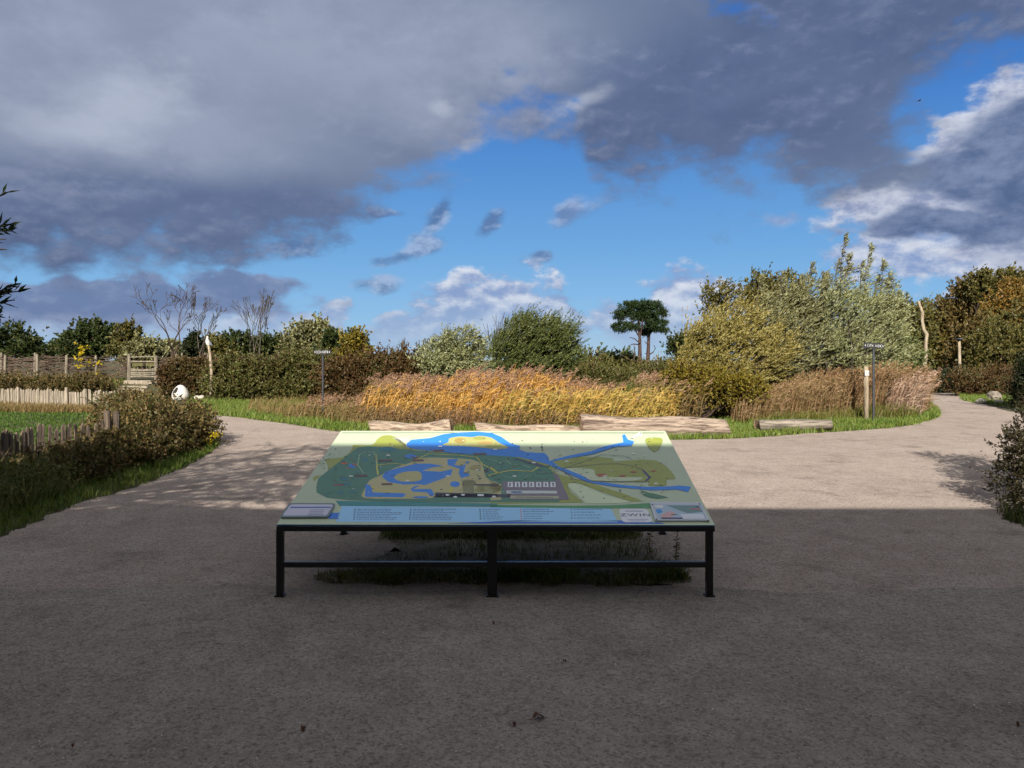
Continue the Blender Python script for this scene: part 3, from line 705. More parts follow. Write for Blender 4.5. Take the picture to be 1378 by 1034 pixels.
M_brn2=foliage('leaf_autumn_olive',[(62,66,32),(88,88,42),(114,102,50),(78,84,44),(126,112,62)],1.25)
M_org=foliage('leaf_autumn_orange',[(106,82,38),(140,104,46),(176,138,62),(92,88,40),(124,102,50)],1.0)
M_dgr=foliage('leaf_deep_green',[(30,40,20),(44,56,26),(58,68,32),(70,74,40)],.75)
M_pine=foliage('needles_pine',[(26,46,20),(40,62,26),(56,78,34),(76,92,48)],.8,transl=.1)
M_bram=foliage('leaf_bramble',[(54,54,28),(82,64,38),(70,80,34),(98,80,48),(84,94,44),(116,112,62),(66,80,34),(92,66,42)],1.3,patch=.4)
M_bramr=foliage('leaf_bramble_red',[(58,46,26),(84,60,34),(82,72,38),(108,76,48),(68,74,36),(98,94,52)],1.25,patch=.4)
M_bram2=foliage('leaf_bramble_near',[(44,44,22),(78,60,34),(60,72,26),(104,80,50),(130,112,70),(66,72,32),(96,66,44)],1.45,patch=.35,pscale=2.2)
M_grass=foliage('grass_green',[(64,92,26),(88,118,36),(114,136,50),(142,150,78),(78,100,34)],1.05,patch=.4)
M_grassd=foliage('grass_dark',[(44,60,20),(64,78,28),(96,104,46),(134,126,74),(60,68,30)],1.4,patch=.4)
M_dry=foliage('grass_dry',[(130,104,62),(164,134,86),(186,156,108),(120,116,58),(148,118,74),(98,102,44)],.85,patch=.45)
M_reed=foliage('reed_gold',[(186,132,62),(216,160,78),(232,186,108),(206,148,62),(170,144,78),(222,192,132)],1.08,patch=.35,pscale=.7)
M_reedg=foliage('reed_greenish',[(178,140,64),(214,172,88),(150,146,72),(222,184,104),(196,150,66)],1.1,patch=.4)
M_plume=foliage('reed_plume',[(130,98,74),(160,122,94),(186,150,122),(144,108,82)],1.0)
M_rbase=foliage('reed_base',[(110,84,56),(146,112,78),(168,132,98),(104,98,54),(132,104,66)],1.0)
M_rust=foliage('grass_rust',[(96,88,44),(140,104,72),(128,104,64),(180,144,110),(112,104,54),(156,120,88)],1.1,patch=.45,pscale=.8)
M_pale=foliage('grass_pale_plume',[(176,146,124),(206,178,156),(190,156,130),(160,124,98)],.9)
M_lawn=foliage('lawn',[(62,102,24),(82,122,32),(104,132,48),(72,106,30)],.8,patch=.4)
M_grassm=foliage('grass_mixed',[(84,104,34),(112,126,48),(150,138,76),(124,120,56),(96,112,38),(168,148,96)],.9,patch=.45)
# ================================================================ FAR TREES (beyond the wicker fence and hedges)
def base_at(px,d,dz=0): x=(px-CX)/F*d; return (x,d,float(gz(x,d))+dz)
far='far trees beyond the wicker fence'
def farT(nm,lab,px,d,bl,mat,n,**kw):
    kw.setdefault('trunk',.22); kw.setdefault('L',.005*d); kw.setdefault('Wl',.0032*d); kw.setdefault('twl',.0075*d); kw.setdefault('rc',.18); kw.setdefault('wind',(.1,0,.15)); kw.setdefault('fork',.3)
    kw.setdefault('group',far)
    return tree(nm,lab,'tree',base_at(px,d),blobs_px(bl,d),mat,nclump=n,**kw)
farT('oak_tree','dark green round tree at the far left edge behind the wicker fence',14,62,[(8,462,28,22),(-24,458,34,24),(36,470,22,14),(22,455,12,10)],M_oak,150)
farT('oak_tree','small low dark tree between two far oaks at left',62,70,[(58,474,22,9),(80,478,14,6)],M_oak,60)
farT('oak_tree','dark green domed tree standing over the fence left of the wooden gate',120,62,[(120,462,33,24),(126,448,20,13),(98,466,17,15),(146,466,14,13)],M_oak,170)
farT('bare_shrub','thin grey leafless shrub beside the domed dark tree',92,66,[(92,476,14,8)],M_brn,24,thin=.5)
farT('poplar_tree','slim grey green tree rising right of the domed dark tree',168,56,[(170,462,16,22),(176,452,7,14),(160,472,14,12)],M_brn2,70,wind=(.3,0,.3))
farT('willow_tree','pale olive willow behind the wicker fence above the gate',193,52,[(190,472,20,14),(206,477,16,10),(178,480,14,10)],M_silv2,100,wind=(.4,0,.2))
farT('willow_tree','pale brownish willow behind the forked bare tree',222,54,[(226,474,20,13),(240,479,14,10),(210,481,14,10)],M_silv2,90,wind=(.4,0,.2))
farT('ivy_tree','narrow ivy dark tree just right of the big bare tree',258,50,[(258,474,8,20),(262,462,6,10),(252,484,8,10)],M_dgr,60)
farT('hedge_tree','dull olive tree behind the carved bird post',282,56,[(284,470,24,14),(270,478,16,12),(300,476,14,12)],M_brn2,80)
farT('hedge_tree','dark green rounded tree right of the carved bird post',326,58,[(322,468,26,18),(340,474,20,16),(306,474,16,14)],M_oak,110)
farT('hedge_tree','mid green tree behind the slender leafless tree',362,60,[(360,472,22,15),(378,466,14,14),(348,478,16,10)],M_oak,90)
farT('birch_tree','pale yellowish birch with grey fading crown above the hedge',416,56,[(412,456,28,24),(430,460,22,20),(398,464,18,16),(416,474,30,12)],M_silv2,140,bk='pale',wind=(.2,0,.3))
farT('holm_tree','dark shrub tree between pale birch and golden bush',455,52,[(452,468,18,20),(446,462,10,16),(476,470,18,22),(440,478,16,12)],M_oak,110)
tree('maple_bush','golden brown leafed bush with green top behind the left signpost','bush',base_at(476,33),blobs_px([(474,476,19,24),(482,490,17,22),(466,496,16,20),(478,459,11,10)],33),M_yshr,nclump=90,rc=.2,twl=.3,L=.16,Wl=.11,trunk=.08,wind=(.1,0,.1),nlimb=10)
# sapling with bright yellow leaves
M_by=foliage('leaf_bright_yellow',[(214,186,24),(232,206,40),(196,168,30)],.95)
tree('yellow_sapling','slim sapling with bright yellow leaves before the wicker fence','sapling',base_at(103,35.2,0),blobs_px([(109,474,6,8),(105,486,5,10),(101,496,4,6),(107,465,4,5)],34.8),M_by,nclump=15,ntw=3,nl=4,twl=.15,L=.11,Wl=.08,trunk=.02,nlimb=6,rc=.25)
tree('yellow_sapling','small yellow leafed sapling just left of a fence post','sapling',base_at(127,35.2,0),blobs_px([(126,488,5,8),(127,498,4,6)],34.8),M_by,nclump=6,ntw=3,nl=4,twl=.15,L=.10,Wl=.07,trunk=.018,nlimb=4,rc=.25)
# bare trees
random.seed(5); bare('bare_tree','broad leafless tree with many upright forking limbs behind the gate',base_at(237,42),7.4,(.05,0,1),.95,7,.12,'brown',2,first=.21,up=.2,stems=1,ang=.62,leafmat=None)
random.seed(14); bare('bare_tree','dark leafless tree leaning right beside the broad bare tree',base_at(264,44),6.2,(.1,0,1),.85,6,.09,'grey',2,first=.23,up=.22,ang=.5)
random.seed(9); bare('bare_tree','slender leafless tree with thin tall twigs above the hedge',base_at(343,44),6.4,(-.12,0,1),.6,6,.07,'grey',2,first=.24,up=.26,stems=2,ang=.45)
random.seed(21); bare('bare_tree','far grey leafless treetop left of centre above the trees',base_at(302,62),3.2,(.1,0,1),.9,4,.05,'grey',2,first=.32)
for lab,px,d,h in (('sparse upright bare twigs left of the dark green willow',664,33,3.1),('bare twiggy whips behind the pale willow bush',606,34,2.6),('faint leafless shrub at the end of the bramble hedge',545,36,2.0)):
    random.seed(px); bare('bare_shrub',lab,base_at(px,d),h,(.1,0,1),.55,3,.03,'grey',3,cat='shrub',stems=4,first=.4,up=.5)
# ---------------------------------------------------------------- the pair of pines
def pine(name,label,px,d,bl,trunkpts,deads,n):
    root=thing(name,label,'pine tree',base_at(px,d)); B=root.location; mb=MB()
    pts=[P(x,y,d)-B for x,y in trunkpts]; pts[0].z=-.2
    rr=[.24-.15*i/(len(pts)-1) for i in range(len(pts))]; mb.tube(pts,rr,8,cap=False)
    bls=[(b[0]-B.x,b[1]-B.y,b[2]-B.z)+b[3:] for b in blobs_px(bl,d,.9)]
    for b in bls:
        s=pts[-1] if random.random()<.5 else pts[-2]; limb(mb,s,b[:3],.06,.02,5,.12)
    for a in deads:
        q=[P(x,y,d+random.uniform(-.3,.3))-B for x,y in a]; mb.tube(q,[.07-.045*i/(len(q)-1) for i in range(len(q))],5,cap=False)
    mb.build('trunk',barkm['pine'],root,smooth=True)
    C,O=crown_points(bls,n,.35); m=n*14; ci=np.repeat(np.arange(n),14); ps=C[ci]+rng.normal(size=(m,3))*.15*np.array([1,1,.6])
    k=m*7; ti=np.repeat(np.arange(m),7); dd=unit(O[ci][ti]*.5+np.array([0,0,.5])+rng.normal(size=(k,3))*.7)
    leaves('crown',ps[ti]+rng.normal(size=(k,3))*.05,dd,.21*rng.uniform(.6,1.2,k),.05,M_pine,root)
pine('pine_tree','left umbrella shaped pine of the pair, with dead lower branches',865,66,[(846,414,12,6),(866,411,13,6),(835,425,9,5),(852,425,11,5),(866,424,10,6),(836,440,11,7),(854,440,9,5),(872,434,7,5)],[(862,500),(861,480),(861,455),(859,430)],[[(861,462),(854,456),(847,454)],[(861,487),(850,486),(842,481),(833,476)],[(853,487),(854,470),(853,464)],[(861,464),(852,463),(845,466)]],190)
pine('pine_tree','right pine of the pair, its crown ragged at the right side',876,68,[(882,413,9,6),(891,421,6,6),(878,426,10,5),(889,434,7,5),(876,440,9,5),(890,444,7,3),(868,446,6,4)],[(871,502),(872,480),(873,455),(875,432)],[[(873,478),(879,474),(882,469),(880,465)],[(873,464),(867,460)],[(874,450),(882,442),(890,440)]],150)
# distant dike vegetation in the gap
for lab,px,py,rx,ry,d,mt in (('low dark bush on the dike left of the pines',812,490,14,7,72,M_oak),('low green bush at the foot of the dike near the pines',840,489,10,5,75,M_will),('dark bush on the dike at right of the pines',912,466,14,9,50,M_oak),('scrub at the dike behind the dark willow',792,494,18,7,55,M_bram)):
    tree('dike_bush',lab,'bush',base_at(px,d),blobs_px([(px,py,rx,ry)],d),mt,nclump=36,rc=.3,twl=.012*d,L=.005*d,Wl=.003*d,trunk=.06,nlimb=6)
m=MB()
for px in (885,): 
    b=base_at(px,80); m.box((b[0],b[1],b[2]+.55),(.16,.16,1.1))
tag(m.build('marker_post',barkm['pale']),'small pale post on the dike right of the pines','post')
# ================================================================ MIDDLE GROUND SHRUBS
tree('pale_willow','pale silvery willow bush left of the dark green one','bush',base_at(606,27),blobs_px([(585,480,24,20),(610,468,24,22),(634,462,18,18),(600,492,38,14),(640,486,20,18),(572,490,14,12)],27),M_silv,nclump=230,rc=.14,ntw=8,nl=9,twl=.32,L=.13,Wl=.042,wind=(.55,0,.3),trunk=.05,stems=7,nlimb=26,bk='grey')
tree('dark_willow','dense dark green willow bush combed to the right by wind','bush',base_at(715,25.5),blobs_px([(700,468,38,36),(738,466,36,38),(716,450,42,24),(720,498,46,18),(758,480,22,34),(680,484,24,24),(764,446,12,14)],25.5),M_will,nclump=640,rc=.085,ntw=5,nl=21,lr=.28,twl=.38,L=.11,Wl=.028,wind=(.6,0,.55),out=.35,rnd=.35,trunk=.06,stems=8,nlimb=30,bk='grey')
# big thicket on the right
wd=(.6,0,.5)
tree('yellow_willow','tall yellow green willow at the left end of the right thicket','willow',base_at(960,21.5),blobs_px([(948,468,36,38),(985,448,38,36),(962,446,30,26),(1000,478,46,38),(930,494,28,26),(975,504,50,26),(936,466,18,22),(1002,430,26,16),(1030,474,34,38)],21.5),M_yel,nclump=560,rc=.085,ntw=5,nl=21,lr=.27,twl=.4,L=.10,Wl=.025,wind=wd,out=.35,rnd=.4,trunk=.07,stems=8,nlimb=40,bk='brown')
tree('lime_shrub','low yellow leafed shrub in front of the tall willow','shrub',base_at(935,19),blobs_px([(920,516,26,22),(965,520,32,20),(900,530,18,14),(1000,524,26,16)],19),M_yshr,nclump=300,rc=.14,ntw=7,nl=8,twl=.22,L=.085,Wl=.05,wind=(.2,0,.2),trunk=.03,stems=8,nlimb=24)
tree('silver_willow','silvery willow with pale wind turned leaves, centre of the thicket','willow',base_at(1065,22.5),blobs_px([(1060,440,44,42),(1035,422,30,28),(1085,412,30,34),(1075,470,48,44),(1040,490,44,30),(1062,398,10,12),(1084,384,8,12)],22.5),M_silv2,nclump=500,rc=.085,ntw=5,nl=22,lr=.27,twl=.42,L=.105,Wl=.026,wind=wd,out=.35,rnd=.4,trunk=.07,stems=8,nlimb=40,bk='grey')
tree('silver_willow','silvery willow with tall pointed shoots, right end of the thicket','willow',base_at(1150,22),blobs_px([(1140,438,46,42),(1165,420,32,32),(1125,412,26,28),(1150,478,48,38),(1186,440,22,34),(1118,470,36,34),(1195,482,22,26)],22),M_silv,nclump=500,rc=.085,ntw=5,nl=22,lr=.27,twl=.42,L=.105,Wl=.026,wind=wd,out=.35,rnd=.4,trunk=.07,stems=8,nlimb=40,bk='grey')
def shoots(lab,px,d,tops,mat):
    root=thing('willow_shoots',lab,'willow shoots',base_at(px,d)); B=root.location; mb=MB(); Q=[];D=[]
    for (x,y,y0) in tops:
        a=P(x-6,y0,d)-B; b=P(x,y,d)-B; pts=limb(mb,a,b,.03,.006,7,.03,4)
        n=46; t=rng.random(n)**.8
        for tt in t:
            i=min(int(tt*7),6); p=Vector(pts[i]).lerp(Vector(pts[i+1]),tt*7-i); w=(1-tt)*.62+.10
            o=Vector((random.uniform(-.25,1.7),random.gauss(0,.5),random.uniform(.0,.9))).normalized(); L=w*random.uniform(.4,1.3)
            mb.tube([p,p+o*L],[.006,.002],3,cap=False)
            for k in range(8): Q.append(np.array(p+o*L*random.random())); D.append(np.array([.55+random.gauss(0,.3),random.gauss(0,.3),.35+random.gauss(0,.35)]))
    mb.build('stems',barkm['grey'],root); leaves('leaves',np.array(Q),unit(np.array(D)),.105,.026,mat,root)
shoots('two tall thin willow shoots standing highest above the thicket',1136,22.4,[(1136,317,420),(1128,350,420),(1142,345,400),(1106,362,430)],M_silv2)
shoots('tall leaning willow shoots right of the two highest ones',1170,22.1,[(1170,330,420),(1187,350,420),(1196,366,420),(1160,352,410)],M_silv)
shoots('ragged pale willow shoots along the crest left of the tallest ones',1080,22.6,[(1022,372,430),(1052,366,420),(1076,372,420),(1092,356,420),(1110,368,410)],M_silv2)
shoots('short willow shoots at the right shoulder of the thicket',1200,22.3,[(1180,372,430),(1208,392,440),(1216,410,450)],M_silv)
tree('green_bush','green bush with pale leaves at the right foot of the thicket','bush',base_at(1208,24),blobs_px([(1205,480,24,26),(1222,495,18,20),(1190,500,30,20)],24),M_will,nclump=170,rc=.14,twl=.3,L=.11,Wl=.045,wind=(.4,0,.3),trunk=.04,stems=6,nlimb=16)
# trees behind the thicket
bk='trees behind the right thicket'
def bT(nm,lab,px,d,bl,mat,n,**kw):
    kw.setdefault('L',.0046*d); kw.setdefault('Wl',.0026*d); kw.setdefault('twl',.009*d); kw.setdefault('trunk',.16); kw.setdefault('rc',.18); kw.setdefault('wind',(.3,0,.3)); kw.setdefault('group',bk)
    return tree(nm,lab,'tree',base_at(px,d),blobs_px(bl,d),mat,nclump=n,**kw)
bT('birch_tree','brownish thin crown rising behind the yellow willow',975,34,[(968,402,24,22),(986,390,13,12),(958,416,16,16)],M_brn2,90,thin=.4,bk='grey')
bT('alder_tree','dark olive crown just right of the brownish thin one',1028,36,[(1026,386,20,16),(1022,404,24,20),(1040,382,12,9)],M_brn2,100)
bT('alder_tree','thin olive crown behind the silver willow',1062,38,[(1060,388,14,18),(1066,408,22,18)],M_brn2,80,thin=.7)
bT('alder_tree','rounded brown green tree right behind the tall shoots',1215,38,[(1212,428,28,32),(1196,440,20,26),(1228,446,22,30),(1215,480,36,22)],M_brn2,240)
# wood at the far right
fr='autumn trees of the wood at the right'
for nm,lab,px,d,bl,mat,n in (
 ('oak_tree','brown olive tree behind the crooked pole',1262,54,[(1262,440,30,32),(1240,450,22,30),(1280,446,22,32),(1260,475,40,22),(1250,425,14,12)],M_brn2,300),
 ('beech_tree','brown tree with a thin grey top, right of the crooked pole',1298,50,[(1296,420,26,36),(1308,398,18,24),(1290,455,34,34),(1316,440,24,34)],M_brn,320),
 ('poplar_tree','thin greenish poplar with upright top twigs at right',1318,48,[(1318,386,12,20),(1328,400,16,26),(1334,378,8,12)],M_brn2,110),
 ('maple_tree','orange leafed maple high at the right edge',1362,42,[(1356,415,26,28),(1378,400,24,26),(1392,420,24,30),(1345,425,16,16)],M_org,260),
 ('oak_tree','tall olive brown tree at the very right behind the maple',1366,47,[(1352,388,18,20),(1378,384,22,20),(1372,410,30,30),(1340,402,14,18)],M_brn2,220),
 ('hawthorn_tree','dense dull green tree at right edge above the stone',1352,38,[(1350,465,34,38),(1378,460,30,44),(1330,480,26,34),(1400,480,30,40)],M_brn2,380),
 ('hawthorn_tree','brown thorn tree right behind the flat topped lamp post',1318,41,[(1315,470,30,36),(1300,490,22,26),(1335,500,26,22),(1324,445,20,20)],M_brn,320),
 ('rowan_tree','olive tree with yellow leaves behind the lamp post',1285,50,[(1285,465,24,30),(1275,480,22,24),(1298,480,22,22)],M_yshr,130),
 ('spruce_tree','small blue green conifer behind the crooked pole',1240,52,[(1238,470,13,20),(1240,485,18,14)],M_pine,90)):
    bT(nm,lab,px,d,bl,mat,n,group=fr,trunk=.2)
tree('roadside_bush','dark green low bush closing the end of the right path','bush',base_at(1272,36.5),blobs_px([(1262,516,18,14),(1280,518,14,14),(1290,512,10,12)],36.5),M_dgr,nclump=170,rc=.2,twl=.35,L=.13,Wl=.07,trunk=.04,stems=5,nlimb=12)
tree('roadside_bush','brown tangled bush right of the lamp post','bush',base_at(1308,33),blobs_px([(1300,520,22,16),(1325,522,26,16),(1345,516,24,18)],33),M_bramr,nclump=230,rc=.2,twl=.35,L=.12,Wl=.06,trunk=.04,stems=5,nlimb=12)
tree('roadside_bush','grey green bush at the right edge beyond the path','bush',base_at(1386,24.5),blobs_px([(1386,525,16,20),(1394,505,20,24),(1374,537,14,9)],24.5),M_dgr,nclump=260,rc=.2,twl=.3,L=.1,Wl=.045,trunk=.04,stems=5,nlimb=16)
# ================================================================ BRAMBLE HEDGES
def hedge(nm,lab,cat,d,bl,mat,n,L=.12,Wl=.07,**kw):
    px=np.mean([b[0] for b in bl]); kw.setdefault('rc',.16); kw.setdefault('twl',.3); kw.setdefault('wind',(.1,0,.25)); kw.setdefault('trunk',.025); kw.setdefault('bk','twig'); kw.setdefault('nlimb',30); kw.setdefault('ntw',8)
    return tree(nm,lab,cat,base_at(px,d),blobs_px(bl,d),mat,nclump=n,L=L,Wl=Wl,stems=12,**kw)
hedge('bramble_hedge','brown bramble hedge rising from the gate to behind the white egg','hedge',31,[(228,512,12,18),(246,508,20,24),(262,508,22,24),(285,508,24,24),(228,527,12,9)],M_bramr,420,twl=.18)
hedge('bramble_hedge','brown green bramble hedge between the bird post and the left signpost','hedge',29.5,[(310,512,26,26),(340,508,28,26),(372,508,30,28),(405,506,30,28),(432,508,24,28),(330,526,50,14),(400,526,50,14)],M_bram,900)
hedge('bramble_hedge','reddish bramble hedge from the left signpost to the golden reeds','hedge',28.5,[(455,512,26,24),(485,508,28,26),(515,502,28,24),(545,500,26,20),(500,524,50,16),(560,512,20,16)],M_bramr,700)
hedge('scrub','green brown scrub on the slope below the wicker fence','scrub',31.5,[(15,519,34,9),(65,520,34,9),(110,519,32,10),(136,520,16,8)],M_bram2,360,L=.11,Wl=.05,twl=.15)
hedge('scrub','low weedy scrub between reeds and yellow shrub before the pines','scrub',25,[(830,520,34,20),(870,522,30,22),(800,512,26,16),(895,512,18,18)],M_bram,420,L=.1,Wl=.045)
hedge('scrub','thin scrub strip along the foot of the distant dike','scrub',40,[(800,502,34,9),(850,503,36,9),(890,500,24,10)],M_brn2,160,L=.15,Wl=.07)
hedge('scrub','green shrubby growth at the right end of the golden reeds','scrub',19.6,[(845,540,24,16),(872,545,22,14),(826,548,16,10)],M_grassd,220,L=.08,Wl=.035,twl=.2)
# ================================================================ GRASSES AND REEDS
def grass(name,label,poly,n,h,w,mat,lean=(.12,.0,0),spread=.35,dens=None,hv=None,cat='grass',anywhere=False):
    q=inpoly(poly,n,lambda x,y:(1.0 if anywhere else offpath(x+rng.normal(size=len(x))*.055,y+rng.normal(size=len(x))*.055)*1.0)*(dens(x,y) if dens else 1.0)); hh=rng.uniform(h[0],h[1],len(q))
    if hv is not None: hh*=hv(q)
    o=blades(name,ground3(q),hh,w*rng.uniform(.7,1.3,len(q)),lean,mat,spread=spread); return tag(o,label,cat,kind='stuff')
# long verge behind the path, left half
vl=[G(238,550),G(262,560),G(300,562.5),G(350,568),G(400,575),G(450,583),G(520,586.5),G(560,588),G(560,565),G(500,548),G(430,540),G(350,537),G(262,534)]
grass('verge_grass','green and straw coloured verge grass along the left path',vl,30000,(.06,.17),.018,M_grass,hv=lambda q:.7+.8*clump(q,1.3))
vl2=[G(330,558),G(420,566),G(500,576),G(560,578),G(560,556),G(520,538),G(440,535),G(340,541)]
grass('dry_grass','beige seeding grass below the bramble hedge',vl2,15000,(.14,.38),.016,M_dry,lean=(.25,0,0),hv=lambda q:.55+.8*clump(q,.9,2),dens=lambda x,y:.25+.75*sstep(-9,-5,x))
vr=[G(560,589),G(640,588.5),G(780,591),G(905,594),G(1000,592),G(1100,585),G(1200,578),G(1240,571.5),G(1267,562),G(1266,553),G(1250,542),G(1240,534),G(1228,534),G(1225,550),G(1180,562),G(1080,566),G(980,566),G(880,568),G(780,572),G(640,572),G(560,572)]
grass('verge_grass','bright green verge grass between the path and the logs',vr,34000,(.05,.16),.018,M_grass,hv=lambda q:.7+.8*clump(q,1.5,4))
grass('tall_green_grass','tall soft green grass around the right signpost',[G(1000,572),G(1230,565),G(1250,552),G(1236,545),G(1190,556),G(1080,564),G(960,566),G(880,566),G(885,560),G(1000,560)],15000,(.16,.5),.016,M_grassm,lean=(.2,0,0),hv=lambda q:.5+.8*clump(q,1.1,1))
# reeds: stems with arching blades and drooping plumes
def reeds(name,label,poly,n,h,mat,pl,lean=.5,hfun=None,leafn=6,plumes=True,pw=1.0,pf=.42,lw_=.02):
    q=inpoly(poly,n); Pn=ground3(q); hh=rng.uniform(h[0],h[1],n)
    if hfun is not None: hh*=hfun(q)
    le=np.stack([lean*rng.uniform(.5,1.3,n),rng.normal(size=n)*.12,np.zeros(n)],1)
    ts=np.linspace(0,1,5); w=.011
    def at(t,i=slice(None)): return Pn[i]+np.stack([le[i,0]*hh[i]*t**2*.6,le[i,1]*hh[i]*t**2,hh[i]*(t-.12*t**2*abs(le[i,0]))],1)
    V=[];L=[];st=[];mi=[]
    C=[at(t) for t in ts]; a=rng.uniform(0,3.14,n); sd_=np.stack([np.cos(a),np.sin(a),0*a],1)*w*.5
    for c in C: V+=[c-sd_,c+sd_]
    VV=np.stack(V,1).reshape(-1,3); k=np.arange(n)*10
    Lp=np.concatenate([np.stack([k+2*s,k+2*s+1,k+2*s+3,k+2*s+2],1) for s in range(4)],1).ravel()
    nb=len(VV); starts=list(range(0,len(Lp),4)); mi=[0]*len(starts)
    # blades
    m=n*leafn; i=np.repeat(np.arange(n),leafn); t=rng.uniform(.15,.95,m); b0=Pn[i]+np.stack([le[i,0]*hh[i]*t**2*.6,le[i,1]*hh[i]*t**2,hh[i]*(t-.12*t**2*abs(le[i,0]))],1)
    d=unit(np.stack([lean*1.3+rng.normal(size=m)*.45,rng.normal(size=m)*.45,.75+rng.normal(size=m)*.3],1)); LL=(hh[i]*.23*rng.uniform(.6,1.3,m))[:,None]
    s=unit(np.cross(d,rng.normal(size=(m,3))))*.5*lw_; b1=b0+d*LL*.5; b2=b1+unit(d+np.array([.5,0,-.75]))*LL*.55
    V2=np.stack([b0-s*.6,b0+s*.6,b1+s,b1-s,b2],1).reshape(-1,3); k2=np.arange(m)*5+nb
    L2=np.stack([k2,k2+1,k2+2,k2+3,k2+3,k2+2,k2+4],1).ravel(); s2=(np.stack([np.arange(m)*7,np.arange(m)*7+4],1).ravel()+len(Lp)); allV=[VV,V2]; allL=[Lp,L2]; allS=[np.array(starts),s2]; allM=[np.zeros(len(starts)),np.zeros(2*m)]
    if plumes:
        sel=np.where(rng.random(n)<pf*(.12+.88*np.clip((Pn[:,1]-Pn[:,1].min())/2.6-.15,0,1)))[0]; pn=22; i=np.repeat(sel,pn); m=len(i); tip=at(1.0)
        u=rng.random(m); pd=unit(np.stack([.55+lean*.5+0*u,le[i,1],.75+0*u],1)); p0=tip[i]+pd*(u*.24*pw)[:,None]+rng.normal(size=(m,3))*.016*pw
        d=unit(pd+np.array([.3,0,-.15])+rng.normal(size=(m,3))*.3); l=(.085*(1.1-u*.7)*pw)[:,None]; s=unit(np.cross(d,rng.normal(size=(m,3))))*.011*pw
        V3=np.stack([p0,p0+d*l*.45+s,p0+d*l,p0+d*l*.45-s],1).reshape(-1,3); b=nb+len(V2); l0=len(Lp)+len(L2)
        allV.append(V3); allL.append(np.arange(4*m)+b); allS.append(np.arange(0,4*m,4)+l0); allM.append(np.ones(m))
    o=fmesh(name,np.concatenate(allV),np.concatenate(allL),np.concatenate(allS),[mat,pl],mi=np.concatenate(allM)); return tag(o,label,'reeds',kind='stuff')
mound=lambda q:(.58+.36*clump(q,.6,3)+.22*clump(q,2.1,1))*np.where(rng.random(len(q))<.05,1.1,1)
reeds('reed_bed','golden orange reed bed leaning right with brownish plumes',[(-3.25,18.8),(-2.7,17.7),(-1.6,17.9),(-.8,17.4),(.4,17.8),(1.2,17.4),(2.4,17.7),(3.1,19),(3.1,22.3),(1.0,23.5),(-2.2,23.8),(-3.5,22)],3400,(.86,1.3),M_reed,M_plume,.42,hfun=lambda q:mound(q)*(.62+.38*sstep(17.3,19,q[:,1]))*(1-.25*sstep(.8,2.4,q[:,0])),leafn=7)
reeds('reed_fringe','shorter golden and green reeds before the dark willow',[(-.6,17.3),(3.3,17.0),(4.0,18.2),(3.4,19.8),(.2,18.9)],1100,(.5,1.0),M_reedg,M_plume,.5,leafn=7,pf=.12)
reeds('reed_fringe','ragged reeds between golden bed and yellow shrub',[(3.0,18),(4.6,18),(4.9,22),(3.2,22.5)],650,(.7,1.2),M_dry,M_plume,.45,leafn=5)
reeds('brown_reeds','thin pinkish brown grasses left of the golden reed bed',[(-6.2,20.0),(-4.0,18.6),(-3.3,19.5),(-3.8,22.5),(-6.2,23.5)],1100,(.22,.5),M_dry,M_plume,.45,leafn=4,pf=.15)
reeds('brown_reeds','low dusty brown growth at the foot of the golden reeds',[(-3.6,17.9),(-2.4,17.1),(0,16.95),(2.6,17.0),(2.6,17.8),(-.4,18.1),(-3.4,18.8)],1000,(.25,.55),M_rbase,M_plume,.4,leafn=6,pf=.0,lw_=.016)
reeds('reed_tufts','few golden reed tufts straying left of the golden bed',[(-4.3,20.0),(-3.1,18.3),(-2.9,20.5),(-4.0,21.5)],170,(.5,1.1),M_reed,M_plume,.45,leafn=6,pf=.5)
reeds('brown_reeds','sparse taller brown reeds at the left end of the golden bed',[(-4.4,20.5),(-3.2,18.8),(-3.0,22.5),(-4.4,23.5)],170,(.7,1.15),M_dry,M_plume,.45,leafn=4,pf=.8)
reeds('rust_reeds','rusty red brown reeds before the silver willows',[(5.6,18.3),(7.2,19.2),(9.2,20.0),(11.2,20.9),(12.3,22.0),(10.4,23.0),(7.4,22.0),(5.6,20.2)],4200,(.8,1.45),M_rust,M_rust,.34,lw_=.013,hfun=lambda q:(.5+.5*sstep(6.0,9.2,q[:,0]))*(.8+.3*clump(q,.7,1)),leafn=7)
reeds('pale_plumes','pale pinkish pampas like plumes right of the right signpost',[(10.0,19.9),(11.3,20.4),(11.6,21.2),(10.4,21.0)],230,(.8,1.3),M_pale,M_pale,.5,leafn=5,pw=1.3)
reeds('reed_stalks','scattered tall dry stalks at the right bend of the path',[(11.2,20.6),(12.4,22),(13.4,25),(12.6,26),(11.4,23)],420,(.7,1.3),M_rust,M_plume,.4,leafn=4)
# lawn and slope on the left
grass('lawn','bright green lawn enclosed between the two paling fences',[(-24,27.5),(-24,14),(-9,13.6),(-7.6,15.2),(-8.6,18.5),(-10.9,22.5),(-12,23.6),(-14,25)],52000,(.03,.07),.02,M_lawn,spread=.5)
grass('rough_grass','rough dull grass at the foot of the far paling fence',[(-24,27.5),(-18.5,26.2),(-14.5,24.2),(-12,23.2),(-11.5,22.4),(-15,22.6),(-24,24.6)],9000,(.1,.3),.02,M_dry,dens=lambda x,y:.3+.5*sstep(-18,-13,x))
grass('slope_grass','dull green grass on the slope under the wicker fence',[(-26,36),(-26,29),(-18,27.5),(-15,27),(-15.5,30),(-17.6,32.5),(-18.6,36.2)],12000,(.1,.26),.03,M_grassd)
grass('far_grass','yellowish grass on the rise beyond the right path',[(17,40),(30,40),(36,56),(22,60),(17,50)],9000,(.2,.5),.05,M_dry)
